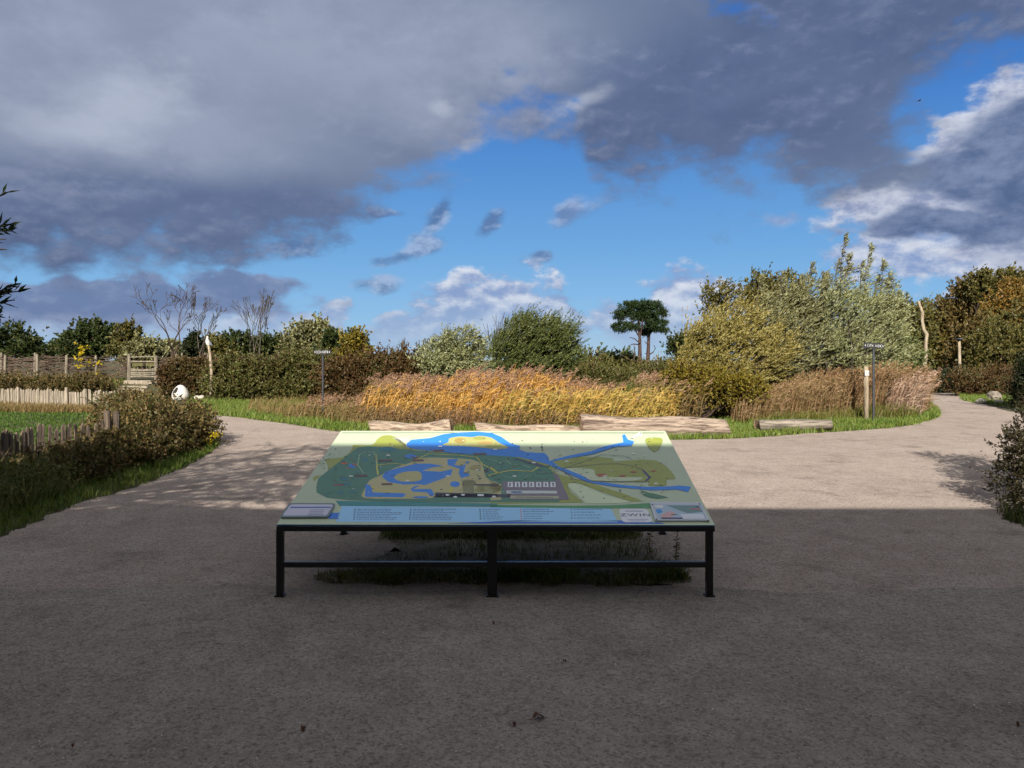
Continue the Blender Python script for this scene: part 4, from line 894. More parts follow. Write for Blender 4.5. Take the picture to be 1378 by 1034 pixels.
grass('verge_grass','green verge along the far right edge of the path',[(18,34.2),(17.2,31.5),(17.4,27.5),(16.4,23.2),(20,21.5),(24,24),(24,34),(20.5,36)],14000,(.08,.22),.025,M_grass)
grass('verge_grass','green grass where the right path bends behind the crooked pole',[(14.6,34),(17.6,32.9),(19.2,37.4),(22,37.2),(22,40),(15,42),(13,36)],9000,(.1,.26),.03,M_grass)
grass('field_grass','rough grass of the open field below the dike',[(0,24),(12,24),(18,60),(0,60),(-6,30)],16000,(.2,.55),.035,M_dry)
# left foreground verge
ge=[(-8,5.6),(-5.4,4.9),(-4.86,5.4),(-4.6,6.8),G(100,683),G(150,666),G(200,652),G(262,624),G(298,600),G(290,590),(-6.8,14.6),(-7.5,12),(-7.2,9)]
grass('verge_grass','soft dark green grass edging the near left corner',ge,26000,(.04,.13),.010,M_grass,hv=lambda q:.7+.7*clump(q,2.2,1))
grass('long_grass','long arching grass tufts in front of the near left thicket',[(-8,6.2),(-5.6,5.6),(-4.95,6.8),(-5.1,8.0),(-5.4,9.3),(-7,10)],8000,(.18,.42),.010,M_grassd,lean=(.15,-.1,0),spread=.6,hv=lambda q:.45+.8*clump(q,1.6,5))
grass('straw_grass','dry straw stalks poking out of the near left thicket',[(-8,7),(-5.6,6.6),(-5.5,10),(-5.6,13.4),(-7.6,14),(-7.8,9)],1500,(.3,.62),.008,M_dry,lean=(.1,-.05,0),spread=.7,hv=lambda q:.6+.5*clump(q,1.2,5))
grass('verge_grass','dark grass tuft under the right foreground bush',[(4.8,7.1),(5.05,6.75),(5.6,6.2),(7,6),(7.5,8.8),(5.6,8.6),(5.15,8.0)],6500,(.05,.17),.009,M_grassd)
# weeds under the table
grass('table_weeds','thin dark grass growing in the shade under the map table',ep,9000,(.03,.11),.007,M_grassm,spread=.6,dens=lambda x,y:.12+.75*((y<5.62)|(y>6.6)),hv=lambda q:.4+1.0*clump(q,3.5,2),anywhere=True)
grass('table_weeds','taller grass tufts at the front edge under the map table',[(-1.0,5.33),(-.2,5.35),(.35,5.3),(.9,5.3),(1.25,5.35),(1.2,5.6),(.2,5.55),(-.9,5.5)],2600,(.05,.16),.007,M_grass,spread=.6,dens=lambda x,y:np.clip(.3+.7*np.sin(x*5+1),0,1),anywhere=True)
grass('table_weeds','scattered thin grass along the rear edge under the map table',[(-1.2,6.55),(1.2,6.55),(1.15,6.95),(.2,7.1),(-1.2,7.15)],2400,(.05,.2),.007,M_grass,spread=.6,anywhere=True,hv=lambda q:.3+1.1*clump(q,2.6,7)**2)
def weed(lab,x,y,h,seed):
    random.seed(seed); r=np.random.default_rng(seed); root=thing('tall_weed',lab,'weed',(x,y,.012)); mb=MB(); pts=[Vector((0,0,0))]
    for i in range(7): pts.append(pts[-1]+Vector((random.uniform(-.012,.03),random.uniform(-.02,.02),h/7)))
    mb.tube(pts,[.004-.0028*i/7 for i in range(8)],4); mb.build('stem',M_grassd,root)
    Q=[];D=[]
    for i in range(90):
        t=random.random()*6.9; k=int(t); p=pts[k].lerp(pts[k+1],t-k); Q.append(np.array(p)); D.append(np.array([random.gauss(0,1),random.gauss(0,1),random.uniform(-.4,.7)]))
    leaves('leaves',np.array(Q),unit(np.array(D)),.035,.014,M_grassd,root)
weed('bushy dark weed stalk under the table beside the rear right leg',1.13,6.1,.46,3)
weed('thin curved weed stalk under the table, nearest the right end',1.30,5.9,.42,4)
weed('small weed under the table behind the left part of the rail',-1.03,6.7,.13,5)
weed('small leafy weed standing behind the middle of the rail',-.36,6.95,.17,6)
# ================================================================ NEAR LEFT THICKET
def thicket(nm,lab,cat,bl,mat,n,**kw):
    c=np.mean([b[:2] for b in bl],0); kw.setdefault('rc',.12)
    return tree(nm,lab,cat,(c[0],c[1],0),bl,mat,nclump=n,stems=14,trunk=.012,bk='twig',nlimb=60,**kw)
thicket('bramble_bush','big rounded bramble bush at the bend of the left path','bramble',[(-6.35,13.2,.3,.75,.9,.46),(-7.0,13.5,.25,.7,1.0,.33),(-5.95,12.5,.22,.5,.8,.36),(-6.6,14.3,.3,.9,.7,.45),(-5.85,13.6,.2,.35,.7,.34)],M_bram2,1050,ntw=7,nl=8,twl=.17,L=.068,Wl=.042,wind=(0,0,.15),out=.5,rnd=.8)
thicket('bramble_bush','brown bramble tangle covering the near paling fence','bramble',[(-5.85,11.3,.18,.5,.9,.30),(-6.2,10.3,.12,.5,.8,.24),(-5.75,9.9,.12,.45,.8,.24),(-6.2,11.4,.2,.35,.5,.28)],M_bram2,750,ntw=7,nl=8,twl=.13,L=.06,Wl=.034,wind=(0,0,.15),out=.5,rnd=.8)
thicket('bramble_bush','low dark weedy growth at the near left corner','bramble',[(-5.9,8.8,.1,.6,.9,.2),(-5.9,7.6,.1,.7,.8,.18),(-6.5,8.6,.1,.5,.9,.2)],M_grassd,650,ntw=6,nl=8,twl=.14,L=.055,Wl=.024,wind=(0,0,.15),out=.5,rnd=.8)
thicket('bramble_bush','low bramble patch on the lawn edge behind the big bush','bramble',[(-8.4,16.6,.1,.5,.6,.28),(-9.8,19.4,.15,.7,.8,.32),(-11.4,22.0,.2,.9,.8,.38)],M_bram2,300,ntw=7,nl=7,twl=.3,L=.09,Wl=.055,wind=(0,0,.15),out=.5,rnd=.8)
# thorny canes arching out
mb=MB(); random.seed(3)
for i in range(70):
    x=random.uniform(-7.6,-5.7); y=random.uniform(9.4,14.0); a=Vector((x,y,random.uniform(.05,.3))); h=random.uniform(.25,.5)*(1 if y>12.3 else .6); dx=random.uniform(-.5,.6); dy=random.uniform(-.6,.3)
    pts=[a+Vector((dx*t,dy*t,h*math.sin(t*2.4))) for t in (0,.2,.4,.6,.8,1.0)]; mb.tube(pts,[.005,.005,.0045,.004,.003,.002],4)
tag(mb.build('bramble_canes',barkm['twig']),'thin brown bramble canes arching out of the near left thicket','brambles',kind='stuff')
# yellow flowers at the tip
M_fl=foliage('yellow_petals',[(220,190,20),(236,212,50)],1.0)
for lab,px,py in (('small yellow flower head beside the gravel at the bramble bush',290,585),('low yellow flower head nearest the bramble bush tip',280,594)):
    root=thing('yellow_flower',lab,'flower',P(px,py+9,13.4)); root.location.z=0; mb=MB(); h=EYE-(py-HY)/F*13.4
    mb.tube([(0,0,0),(.01,0,h*.5),(0,0,h)],[.004,.003,.003],4); mb.build('stem',M_grass,root); n=70
    q=np.array([0,0,h])+rng.normal(size=(n,3))*np.array([.05,.05,.03]); leaves('flower_head',q,unit(rng.normal(size=(n,3))),.03,.02,M_fl,root); random.seed(px)
# ================================================================ RIGHT FOREGROUND BUSH
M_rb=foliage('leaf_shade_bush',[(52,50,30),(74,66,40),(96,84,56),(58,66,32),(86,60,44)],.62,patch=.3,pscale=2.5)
tree('privet_bush','dark straggly bush cut off by the right edge, beside its shadow','bush',(5.75,7.9,0),[(5.65,7.9,.28,.42,.5,.42),(5.6,8.0,.6,.26,.4,.26),(6.2,8.1,.6,.6,.7,.55),(5.45,8.1,.72,.12,.2,.18),(6.5,8.3,1.0,.6,.7,.6)],M_rb,nclump=560,rc=.12,ntw=7,nl=9,twl=.16,L=.045,Wl=.022,wind=(-.15,0,.3),stems=12,trunk=.012,nlimb=50,bk='twig',out=.6,rnd=.7)
# taller shrub wholly right of the frame whose shadow falls on the sunlit gravel
tree('elder_shrub','tall loose elder beyond the right edge that throws shade on gravel','shrub',(6.75,8.5,0),[(6.9,8.4,1.7,.55,.7,.6),(7.1,8.6,1.1,.7,.8,.7),(6.75,8.3,2.3,.35,.4,.35)],M_rb,nclump=190,rc=.16,ntw=7,nl=8,twl=.2,L=.07,Wl=.03,stems=6,trunk=.03,nlimb=26,bk='twig')
# juniper like branch intruding at the right
# ================================================================ WILLOW AT THE LEFT EDGE
def willow_near():
    root=thing('willow_tree','willow at the left edge, only leafy twig tips hanging into view','willow',(-7.2,2.6,0)); B=root.location; mb=MB(); random.seed(12)
    limb(mb,(0,0,-.1),(.5,.2,2.6),.17,.12,6,.05,9); Q=[];D=[]
    def twig(a,b,n,w=1.0):
        pts=limb(mb,a,b,.012,.003,6,.08,4)
        for k in range(n):
            t=random.random()*5.9; i=int(t); p=Vector(pts[i]).lerp(Vector(pts[i+1]),t-i); d=(Vector(b)-Vector(a)).normalized()
            Q.append(np.array(p)); D.append(np.array([d.x+random.gauss(0,.5),d.y+random.gauss(0,.5),d.z+random.gauss(0,.45)]))
    fork=Vector((.5,.2,2.6)); tips=[]
    for i in range(26):
        e=Vector((random.uniform(-1.2,2.9),random.uniform(-1.8,1.6),random.uniform(3.0,6.2)))
        if e.x>2.5: e.z=max(e.z,4.2)
        pts=limb(mb,fork,e,.06,.012,7,.12,5); tips.append(e)
        for k in range(10):
            a=Vector(pts[random.randint(3,7)]); twig(a,a+Vector((random.uniform(-.7,.75),random.uniform(-.7,.7),random.uniform(-.7,.35))),26)
    for i in range(260):
        e=Vector((random.uniform(.2,3.9),random.uniform(-2.6,1.1),random.uniform(3.7,6.2))); e.z=max(e.z,3.6+.5*(e.x-1)); s=tips[random.randrange(len(tips))]
        if i%3==0: limb(mb,fork,e,.04,.008,6,.1,4)
        for k in range(4): twig(e,e+Vector((random.uniform(-.6,.7),random.uniform(-.6,.6),random.uniform(-.5,.3))),30)
    # sprays that reach into the picture
    for px,py,px2,py2,n in ((-40,285,8,258,10),(-45,320,20,300,26),(-40,318,14,310,16),(-40,330,8,322,12),(-40,340,9,336,6),(-50,410,22,382,26),(-45,415,27,392,26),(-45,412,20,404,20),(-40,425,4,424,10),(-50,400,12,392,16)):
        d=4.4; a=P(px,py,d)-B; b=P(px2,py2,d)-B; twig(a,b,n); e=tips[random.randrange(len(tips))]; 
        mb.tube([fork.lerp(a,.45)+Vector((0,0,.5)),a+Vector((-.1,0,.12)),a],[.03,.012,.010],5,cap=False)
    mb.build('trunk',barkm['grey'],root,smooth=True); q=np.array(Q); leaves('crown',q,unit(np.array(D)),.08*rng.uniform(.7,1.2,len(q)),.017,M_nw,root)
M_nw=foliage('leaf_near_willow',[(40,58,36),(58,78,44),(84,100,62),(50,66,38)],1.3)
willow_near()
# ================================================================ LOGS
def wood(name,c1,c2,c3,k=1.0,axis=(1.2,14,14)):
    m,b=newmat(name); p=objc(); v=scalev(p,axis); n=noise(v,1.3,6,.7,.6); n2=noise(p,3,4,.6)
    c=mix(n.sm(.35,.62),lin(c2,k),lin(c1,k)); c=mix(n2.sm(.5,.8)*.5,c,lin(c3,k)); X.nt.links.new(c.k,b.inputs['Base Color']); b.inputs['Roughness'].default_value=.85; bump(b,n,1.0,.03); return m
W_log=wood('weathered_log',(206,186,164),(104,84,70),(176,154,136),.95); W_log2=wood('pinkish_log',(192,172,154),(86,66,56),(150,130,116),.95); W_end=wood('cut_end',(206,176,140),(150,116,86),(120,96,76),.85,(9,9,9))
W_grey=wood('grey_timber',(176,164,150),(104,96,86),(146,136,124),.9); W_post=wood('grey_post',(176,164,144),(110,100,86),(150,138,120),.85,(14,14,1.2)); W_pale=wood('bleached_wood',(206,190,164),(140,122,100),(186,170,146),.9,(9,9,1.0))
def log(name,label,a,b,r0,r1,mat,group=None,bends=0,flat=None,n=22,sides=22,sd_=1,prof=None):
    random.seed(sd_); a=Vector(a); b=Vector(b); d=b-a; L=d.length; root=tag(link(bpy.data.objects.new(name,bpy.data.meshes.new(name))),label,'log',group); root.location=(a+b)/2; root.location.z=0; root.rotation_euler=(0,0,math.atan2(d.y,d.x))
    V=[];Fc=[];mi=[]; ph=[random.uniform(0,6) for _ in range(8)]
    for i in range(n+1):
        t=i/n; r=r0+(r1-r0)*t+.02*math.sin(t*9+ph[0])
        if prof: r*=prof(t)
        zc=a.z+(b.z-a.z)*t+bends*math.sin(t*3.1)
        for k in range(sides):
            th=2*math.pi*k/sides; rr=r*(1+.06*math.sin(3*th+ph[1]+t*2)+.04*math.sin(7*th+ph[2]+t*5)+random.uniform(-.02,.02))
            y=math.cos(th)*rr; z=math.sin(th)*rr
            if flat is not None and z>flat*r: z=flat*r+random.uniform(-.004,.004)
            x=-L/2+L*t+((.03*math.sin(th*2+ph[3])) if i in (0,n) else 0)
            V.append((x,y+.03*math.sin(t*5+ph[4]),zc+z))
    for i in range(n):
        for k in range(sides): Fc.append((i*sides+k,(i+1)*sides+k,(i+1)*sides+(k+1)%sides,i*sides+(k+1)%sides)); mi.append(0)
    Fc+=[tuple(range(sides)),tuple(range(len(V)-1,len(V)-sides-1,-1))]; mi+=[1,1]
    me=root.data; me.from_pydata(V,[],Fc); me.materials.append(mat); me.materials.append(W_end); me.polygons.foreach_set('material_index',mi)
    me.polygons.foreach_set('use_smooth',[m==0 for m in mi]); me.update(); return root
lg='seat logs lying along the verge'
def lp(px,py,d,r): p=P(px,py,d); return (p.x,d,max(r,0))
log('bark_log','short bowed log with raised ends, behind the table\'s left corner',(P(500,0,15.7).x,15.7,.17),(P(608,0,15.6).x,15.6,.17),.15,.17,W_log,lg,-.045,sd_=2,prof=lambda t:1+.16*abs(2*t-1)**2)
log('bark_log','long low grey log behind the middle of the table',(P(640,0,15.5).x,15.6,.14),(P(781,0,15.5).x,15.6,.13),.13,.12,W_log,lg,0,flat=.85,sd_=4,prof=lambda t:1+.2*math.exp(-((t-.02)/.12)**2))
log('bark_log','thickest pinkish log with furrowed bark, behind the table\'s right corner',(P(783,0,15.3).x,15.5,.22),(P(979,0,15.6).x,15.6,.17),.25,.19,W_log2,lg,0,sd_=7,n=34,sides=30)
bn=thing('log_bench','flat topped half log seat resting on small stones beside the verge','bench',(P(1068,0,16.6).x,16.6,0))
lo=log('seat','x',(P(1020,0,16.6).x,16.6,.19),(P(1117,0,16.6).x,16.6,.21),.20,.17,W_grey,None,0,flat=.35,sd_=9)
for k_ in ('label',): del lo[k_]
del lo['category']; lo.parent=bn; lo.matrix_basis=bn.matrix_basis.inverted()@lo.matrix_basis
stone=plain('pale_stone',(196,190,176),.9,var=.2)
def rock(par,name,loc,s,seed,mat=stone):
    random.seed(seed); bm=bmesh.new(); bmesh.ops.create_icosphere(bm,subdivisions=2,radius=1)
    for v in bm.verts:
        v.co*=1+random.uniform(-.16,.16); v.co=Vector((v.co.x*s[0],v.co.y*s[1],v.co.z*s[2]))
    me=bpy.data.meshes.new(name); bm.to_mesh(me); bm.free(); me.materials.append(mat); o=link(bpy.data.objects.new(name,me),par); o.location=loc; return o
for i,x in enumerate((-.42,-.28,.55)): rock(bn,'stone',(x,.02,.06),(.07,.07,.06),i)
# ================================================================ SIGNPOSTS
black=plain('black_plate',(22,24,26),.4); whitep=plain('white_mark',(190,192,192),.6); zinc=plain('grey_pole',(72,76,84),.5,.3)
def signpost(label,px,py0,py1,d,tilt,marks,rz):
    x=(px-CX)/F*d; h=EYE-(py0-HY)/F*d; t=thing('signpost',label,'signpost',(x,d,float(gz(x,d))),rz=rz); mb=MB(); mb.tube([(0,0,-.1),(0,0,h-.02)],.028,10); mb.build('pole',zinc,t)
    mb=MB(); M=Matrix.Rotation(tilt,4,'Y'); mb.box((0,-.045,h),(.47,.02,.135),M=M,bev=.004); pl=mb.build('sign_plate',black,t)
    mb=MB(); mb.box((0,-.035,h-.06),(.07,.03,.03)); mb.build('bracket',zinc,t)
    mb=MB(); T=Matrix.Translation((0,-.0575,h))@M
    def put(x,z,w,hh): mb.add([T@Vector(v) for v in ((x-w/2,0,z-hh/2),(x+w/2,0,z-hh/2),(x+w/2,0,z+hh/2),(x-w/2,0,z+hh/2))],[(0,1,2,3)])
    def dia(x,w,hh): mb.add([T@Vector(v) for v in ((x-w/2,0,0),(x,0,-hh/2),(x+w/2,0,0),(x,0,hh/2))],[(0,1,2,3)])
    for k in marks:
        if k[0]=='d': dia(k[1],.03,.055)
        elif k[0]=='H':
            put(k[1]-.011,0,.008,.052); put(k[1]+.011,0,.008,.052); put(k[1],0,.012,.012)
        elif k[0]=='C':
            put(k[1]-.010,0,.008,.052); put(k[1]+.005,.032,.02,.011); put(k[1]+.005,-.032,.02,.011)
        elif k[0]=='E':
            put(k[1]-.010,0,.008,.052); [put(k[1]+.005,z,.02,.010) for z in (-.033,0,.033)]
        elif k[0]=='I': put(k[1],0,.012,.052)
        elif k[0]=='T': put(k[1],0,.008,.052); put(k[1],.033,.034,.012)
        elif k[0]=='A': dia(k[1],.034,.085)
    mb.build('lettering',whitep,pl); return t
signpost('black topped signpost with white marks at the left, in front of the hedge',434.5,474,563,20.5,0,[('d',-.205),('C',-.165),('E',-.125),('E',-.085),('H',-.045),('I',0),('E',.03),('A',.07),('T',.105),('A',.145),('d',.195)],0)
signpost('black topped signpost with white marks at the right, among rusty reeds',1175.5,465.5,570,18.8,.06,[('d',-.2),('C',-.14),('I',-.10),('T',-.075),('H',-.035),('I',.04),('I',.07),('E',.105),('d',.14),('C',.165),('d',.205)],-.25)
x=P(1168,0,19).x; wp=thing('marker_post','pale wooden post with a square white plate beside the right signpost','post',(x,19.1,0)); mb=MB(); mb.tube([(0,0,-.1),(.01,0,.6),(0,0,1.44)],[.062,.058,.05],10,jit=.06); mb.build('post',W_pale,wp,smooth=True)
mb=MB(); mb.box((0,-.07,1.27),(.13,.012,.13)); pl=mb.build('white_plate',plain('plate_white',(224,218,214),.5),wp)
mb=MB(); n_=16; ci=[(.038*math.cos(6.283*i/n_),-.0775,1.27+.038*math.sin(6.283*i/n_)) for i in range(n_)]; cj=[(.026*math.cos(6.283*i/n_),-.0775,1.27+.026*math.sin(6.283*i/n_)) for i in range(n_)]
mb.add(ci+cj,[(i,(i+1)%n_,n_+(i+1)%n_,n_+i) for i in range(n_)]); mb.build('ring_mark',plain('ring_grey',(160,150,156),.5),pl)
# ================================================================ CROOKED POLES, CARVED BIRD, LAMP
def pole(name,label,cat,pts,rad,mat,d):
    q=[P(x,y,d) for x,y in pts]; x=q[0].x; t=thing(name,label,cat,(x,d,float(gz(x,d)))); B=t.location; q=[v-B for v in q]; q[0].z=-.2
    mb=MB(); mb.tube(q,rad,10,jit=.14); mb.build('shaft',mat,t,smooth=True); return t,q
pole('tree_pole','tall crooked bleached tree trunk standing right of the bend','bare pole',[(1244,524),(1245,512),(1243,498),(1246,480),(1246,462),(1247,450),(1243,444),(1241,432),(1241,420),(1238,412),(1236.5,405.5)],[.13,.12,.10,.09,.08,.085,.075,.07,.065,.06,.05],W_pale,34.5)
t,q=pole('bird_post','pale crooked post topped by a carved white bird, before the hedge','post',[(284.5,531),(284,515),(284.6,500),(283.4,488),(282.5,476),(280.8,466)],[.066,.06,.056,.054,.052,.048],W_pale,29)
# carved bird: body, head, beak, folded tail
mb=MB(); B=q[-1]; f=.29/10
prof=[(0,-.02,.045),(-.01,.06,.07),(-.035,.14,.085),(-.05,.21,.075),(-.055,.27,.05),(-.05,.31,.042),(-.045,.345,.045),(-.06,.375,.03),(-.075,.385,.012)]
mb.tube([B+Vector((x,0,z)) for x,z,r in prof],[r for _,_,r in prof],10); bird=mb.build('carved_bird',plain('white_paint',(222,218,208),.6),t,smooth=True)
mb=MB(); mb.tube([B+Vector((-.02,0,.24)),B+Vector((.03,0,.15)),B+Vector((.10,0,.06)),B+Vector((.16,0,.0))],[.03,.05,.04,.012],8); mb.build('wing',plain('grey_wing',(120,126,136),.7),bird,smooth=True)
mb=MB(); mb.tube([B+Vector((-.075,0,.365)),B+Vector((-.13,0,.35))],[.012,.004],6); mb.build('beak',plain('beak_dark',(80,70,60),.6),bird)
x=P(1291,0,38).x; lt=thing('lamp_post','wooden lamp post with a flat round metal cap, right of the crooked pole','lamp post',(x,38,float(gz(x,38)))); mb=MB()
h=EYE-(458-HY)/F*38-lt.location.z; mb.tube([(0,0,-.1),(.02,0,h*.5),(-.01,0,h)],[.075,.07,.065],10,jit=.04); mb.build('post',W_pale,lt,smooth=True)
mb=MB(); mb.tube([(0,0,h),(0,0,h+.03),(0,0,h+.05),(0,0,h+.09)],[.10,.12,.26,.24],20); mb.build('lamp_cap',plain('lamp_metal',(88,96,110),.35,.6),lt,smooth=False)
# ================================================================ WHITE EGG SCULPTURE
eg=thing('egg_sculpture','white egg shaped shell with jagged holes sitting before the bramble hedge','sculpture',(P(243,0,29).x,29,0)); mb=bmesh.new(); egm=plain('egg_white',(228,226,220),.5)
n1,n2=26,40; V=[];Fc=[];rd=random.Random(2)
def egr(u): return .37*math.sin(math.acos(max(-1,min(1,1-2*u))))**.9*(1-.45*u) if 0<u<1 else 0
holes=[(-2.05,.47,.42,.13),(-2.5,.34,.3,.10),(-2.0,.17,.34,.055)]
ver=[]
for i in range(n1+1):
    u=.12+.88*i/n1; r=egr(min(u,.9999)) if i<n1 else 0; z=(u-.12)*.78
    for k in range(n2):
        a=2*math.pi*k/n2; ver.append((r*math.cos(a)*1.02,r*math.sin(a),z))
fc=[]
for i in range(n1):
    for k in range(n2):
        a=2*math.pi*(k+.5)/n2; a=(a+math.pi)%(2*math.pi)-math.pi; zz=ver[i*n2][2]+.015
        if any(((a-h0)/h2)**2+((zz-h1)/h3)**2<1+rd.uniform(-.35,.35) for h0,h1,h2,h3 in holes): continue
        fc.append((i*n2+k,i*n2+(k+1)%n2,(i+1)*n2+(k+1)%n2,(i+1)*n2+k))
mb.free(); o=nmesh('shell',ver,fc,egm,eg,smooth=True); o.modifiers.new('thick','SOLIDIFY').thickness=.02
o.rotation_euler=(0,0,.1); o.scale=(1.05,1.05,.86); o.location.z=.05
q=[rock(None,'white_stone',(P(px,0,29.2).x,29.2,.12),(.14,.1,.10),px) for px in (271,266)]
for o_,l in zip(q,('small white stone right of the egg sculpture','tiny white stone just beside the egg sculpture')): tag(o_,l,'stone')
for px,py,s,l in ((1320,540,.16,'pale rock on the verge left of the weathered stump'),(1345,541,.14,'pale flat rock right of the weathered stump')):
    gx,gy=G(px,py+3); o_=rock(None,'verge_rock',(gx,gy,.07),(s*1.3,s,s*.7),px); tag(o_,l,'rock')
gx,gy=G(1338,541); st=tag(rock(None,'tree_stump',(gx,gy,.18),(.26,.2,.24),5,W_grey),'weathered brown stump on the verge beyond the right path','stump')
# ================================================================ FENCES
def paling(label,pts,h,sp,mat,gap=.02,posts=(),lean=0):
    t=thing('paling_fence',label,'fence',(pts[0][0],pts[0][1],float(gz(*pts[0])))); B=t.location; mb=MB(); acc=0; rd=random.Random(len(pts)+int(h*100)); n=0; tops=[]
    for i in range(len(pts)-1):
        a=Vector((*pts[i],0)); b=Vector((*pts[i+1],0)); d=b-a; L=d.length; u=d.normalized(); s=0
        while s<L:
            p=a+u*s; z=float(gz(p.x,p.y)); w=sp*rd.uniform(.55,.85); hh=h*rd.uniform(.88,1.06); rz=math.atan2(u.y,u.x)+rd.uniform(-.2,.2)
            M=Matrix.Rotation(rz,4,'Z')@Matrix.Rotation(rd.gauss(lean,.035),4,'Y')
            c=Vector((p.x,p.y,z))-B; y=w/2; th=.014
            V=[(-y,-th,-.05),(y,-th,-.05),(y,th,-.05),(-y,th,-.05),(-y*.9,-th,hh*.93),(y*.9,-th,hh*.93),(y*.9,th,hh*.93),(-y*.9,th,hh*.93),(rd.uniform(-.3,.3)*y,-th*.6,hh),(rd.uniform(-.3,.3)*y,th*.6,hh)]
            mb.add([c+M@Vector(v) for v in V],[(3,2,1,0),(0,1,5,4),(1,2,6,5),(2,3,7,6),(3,0,4,7),(4,5,8),(6,7,9),(5,6,9,8),(7,4,8,9)]); s+=sp*rd.uniform(.9,1.15); n+=1
    o=mb.build('pickets',mat,t); o['kind']='stuff' if n>100 else 'part'
    if n<=100: del o['kind']
    mb=MB()
    for zz in (.25,.75):
        q=[]
        for a in pts: q.append(Vector((a[0],a[1]+.02,float(gz(*a))+h*zz))-B)
        mb.tube(q,.006,4)
    mb.build('wire',zinc,t)
    for x,y,hp in posts:
        mb=MB(); z=float(gz(x,y)); c=Vector((x,y,z))-B; mb.tube([c+Vector((0,-.07,-.1)),c+Vector((.01,-.07,hp*.5)),c+Vector((0,-.07,hp))],[.055,.052,.05],9,jit=.05); mb.build('post',mat,t,smooth=False)
    return t
W_pal=wood('paling_wood',(214,200,178),(140,124,108),(160,146,128),.8,(18,18,1.5)); W_pal2=wood('paling_dark',(150,130,112),(84,70,60),(118,102,88),.8,(18,18,1.5))
paling('pale sunlit paling fence along the far side of the lawn',[(-23,28),(-18.4,26.6),(-16.2,25.6),(-14.5,24.6),(-12.9,24.2),(-12.2,23.9)],.62,.10,W_pal,posts=[(-17.3,26.1,.66),(-14.8,24.75,.7),(-14.0,24.45,.66),(-12.9,24.2,.62)])
paling('near brown paling fence half swallowed by brambles at left',[(-7.9,8.2),(-7.0,10.2),(-6.9,10.8),(-6.55,11.5),(-6.35,11.9)],.66,.085,W_pal2,posts=[(-7.02,10.1,.68),(-6.42,11.85,.80),(-6.33,11.95,.78)])
paling('low dark picket fence on the rise behind the lamp post',[(22.6,44),(24.2,43.6),(26.2,43.2)],.75,.22,W_post)
# wicker fence of stacked branches between posts
W_wick=wood('wicker_branches',(134,112,94),(74,58,48),(108,90,76),.8,(3,14,14))
def wicker(label,x0,x1,y0,y1,postx,rows=22,h=1.12,ph=1.22,seed=1,pair=False):
    rd=random.Random(seed); t=thing('wicker_fence',label,'fence',(x0,y0,float(gz(x0,y0)))); B=t.location; mb=MB()
    L=x1-x0
    for r in range(rows):
        z=.12+h*.92*r/rows
        s=x0
        while s<x1:
            l=rd.uniform(1.6,3.2); e=min(s+l,x1); q=[]
            for i in range(7):
                x=s+(e-s)*i/6; tt=(x-x0)/L; y=y0+(y1-y0)*tt; q.append(Vector((x,y+rd.uniform(-.09,.09),float(gz(x,y))+z+rd.uniform(-.06,.06)+(.05*math.sin(x*2+r)))) -B)
            rr=rd.uniform(.012,.026); mb.tube(q,[rr*(1-.1*i) for i in range(7)],5); s+=l*rd.uniform(.6,.9)
    for _ in range(int(L*5)):
        x=rd.uniform(x0,x1-.5); y=y0+(y1-y0)*(x-x0)/L; z=rd.uniform(.2,h); a=Vector((x,y-.1,float(gz(x,y))+z))-B; mb.tube([a,a+Vector((rd.uniform(.5,1.1),rd.uniform(-.05,.05),rd.uniform(-.35,.4)))],[.014,.006],4)
    mb.build('woven_branches',W_wick,t)
    for x in postx:
        y=y0+(y1-y0)*(x-x0)/L; c=Vector((x,y-.1,float(gz(x,y))))-B; mb=MB(); mb.tube([c+Vector((0,0,-.2)),c+Vector((rd.uniform(-.02,.02),0,ph*.5)),c+Vector((rd.uniform(-.03,.03),0,ph+rd.uniform(-.03,.05)))],[.065,.06,.055],9,jit=.06); mb.build('post',W_post,t)
    return t
pxx=lambda px,d:(px-CX)/F*d
d=35.6; wicker('wicker fence of stacked branches left of the wooden gate',pxx(-40,d),pxx(172,d),d,d,[pxx(p,d) for p in (-32,9,52,91,131)],seed=2)
d2=40; wicker('second wicker fence line glimpsed behind the first at left',pxx(-20,d2),pxx(60,d2),d2,d2,[pxx(p,d2) for p in (4,48.5)],rows=8,h=1.15,ph=1.3,seed=5)
wicker('wicker fence of branches running right from the wooden gate',pxx(212,35.6),pxx(380,37.6),35.6,37.6,[pxx(240.5,36)],rows=20,h=1.05,ph=1.25,seed=3)
wicker('rear wicker fence with paired posts above the bramble hedge',pxx(212,41),pxx(384,43),41,43,[pxx(p,dd) for p,dd in ((244.5,41.3),(275,41.6),(280,41.7),(305,42),(310,42.1),(338,42.4),(342.5,42.5),(371.5,42.9),(376,43))],rows=10,h=1.12,ph=1.3,seed=4)
for i,(px,l) in enumerate(((405,'lone fence post above the hedge right of the paired posts'),)):
    x=pxx(px,43); mb=MB(); z=float(gz(x,43)); mb.tube([(x,43,z),(x,43,1.85)],[.06,.055],8); tag(mb.build('fence_post',W_post),l,'post')
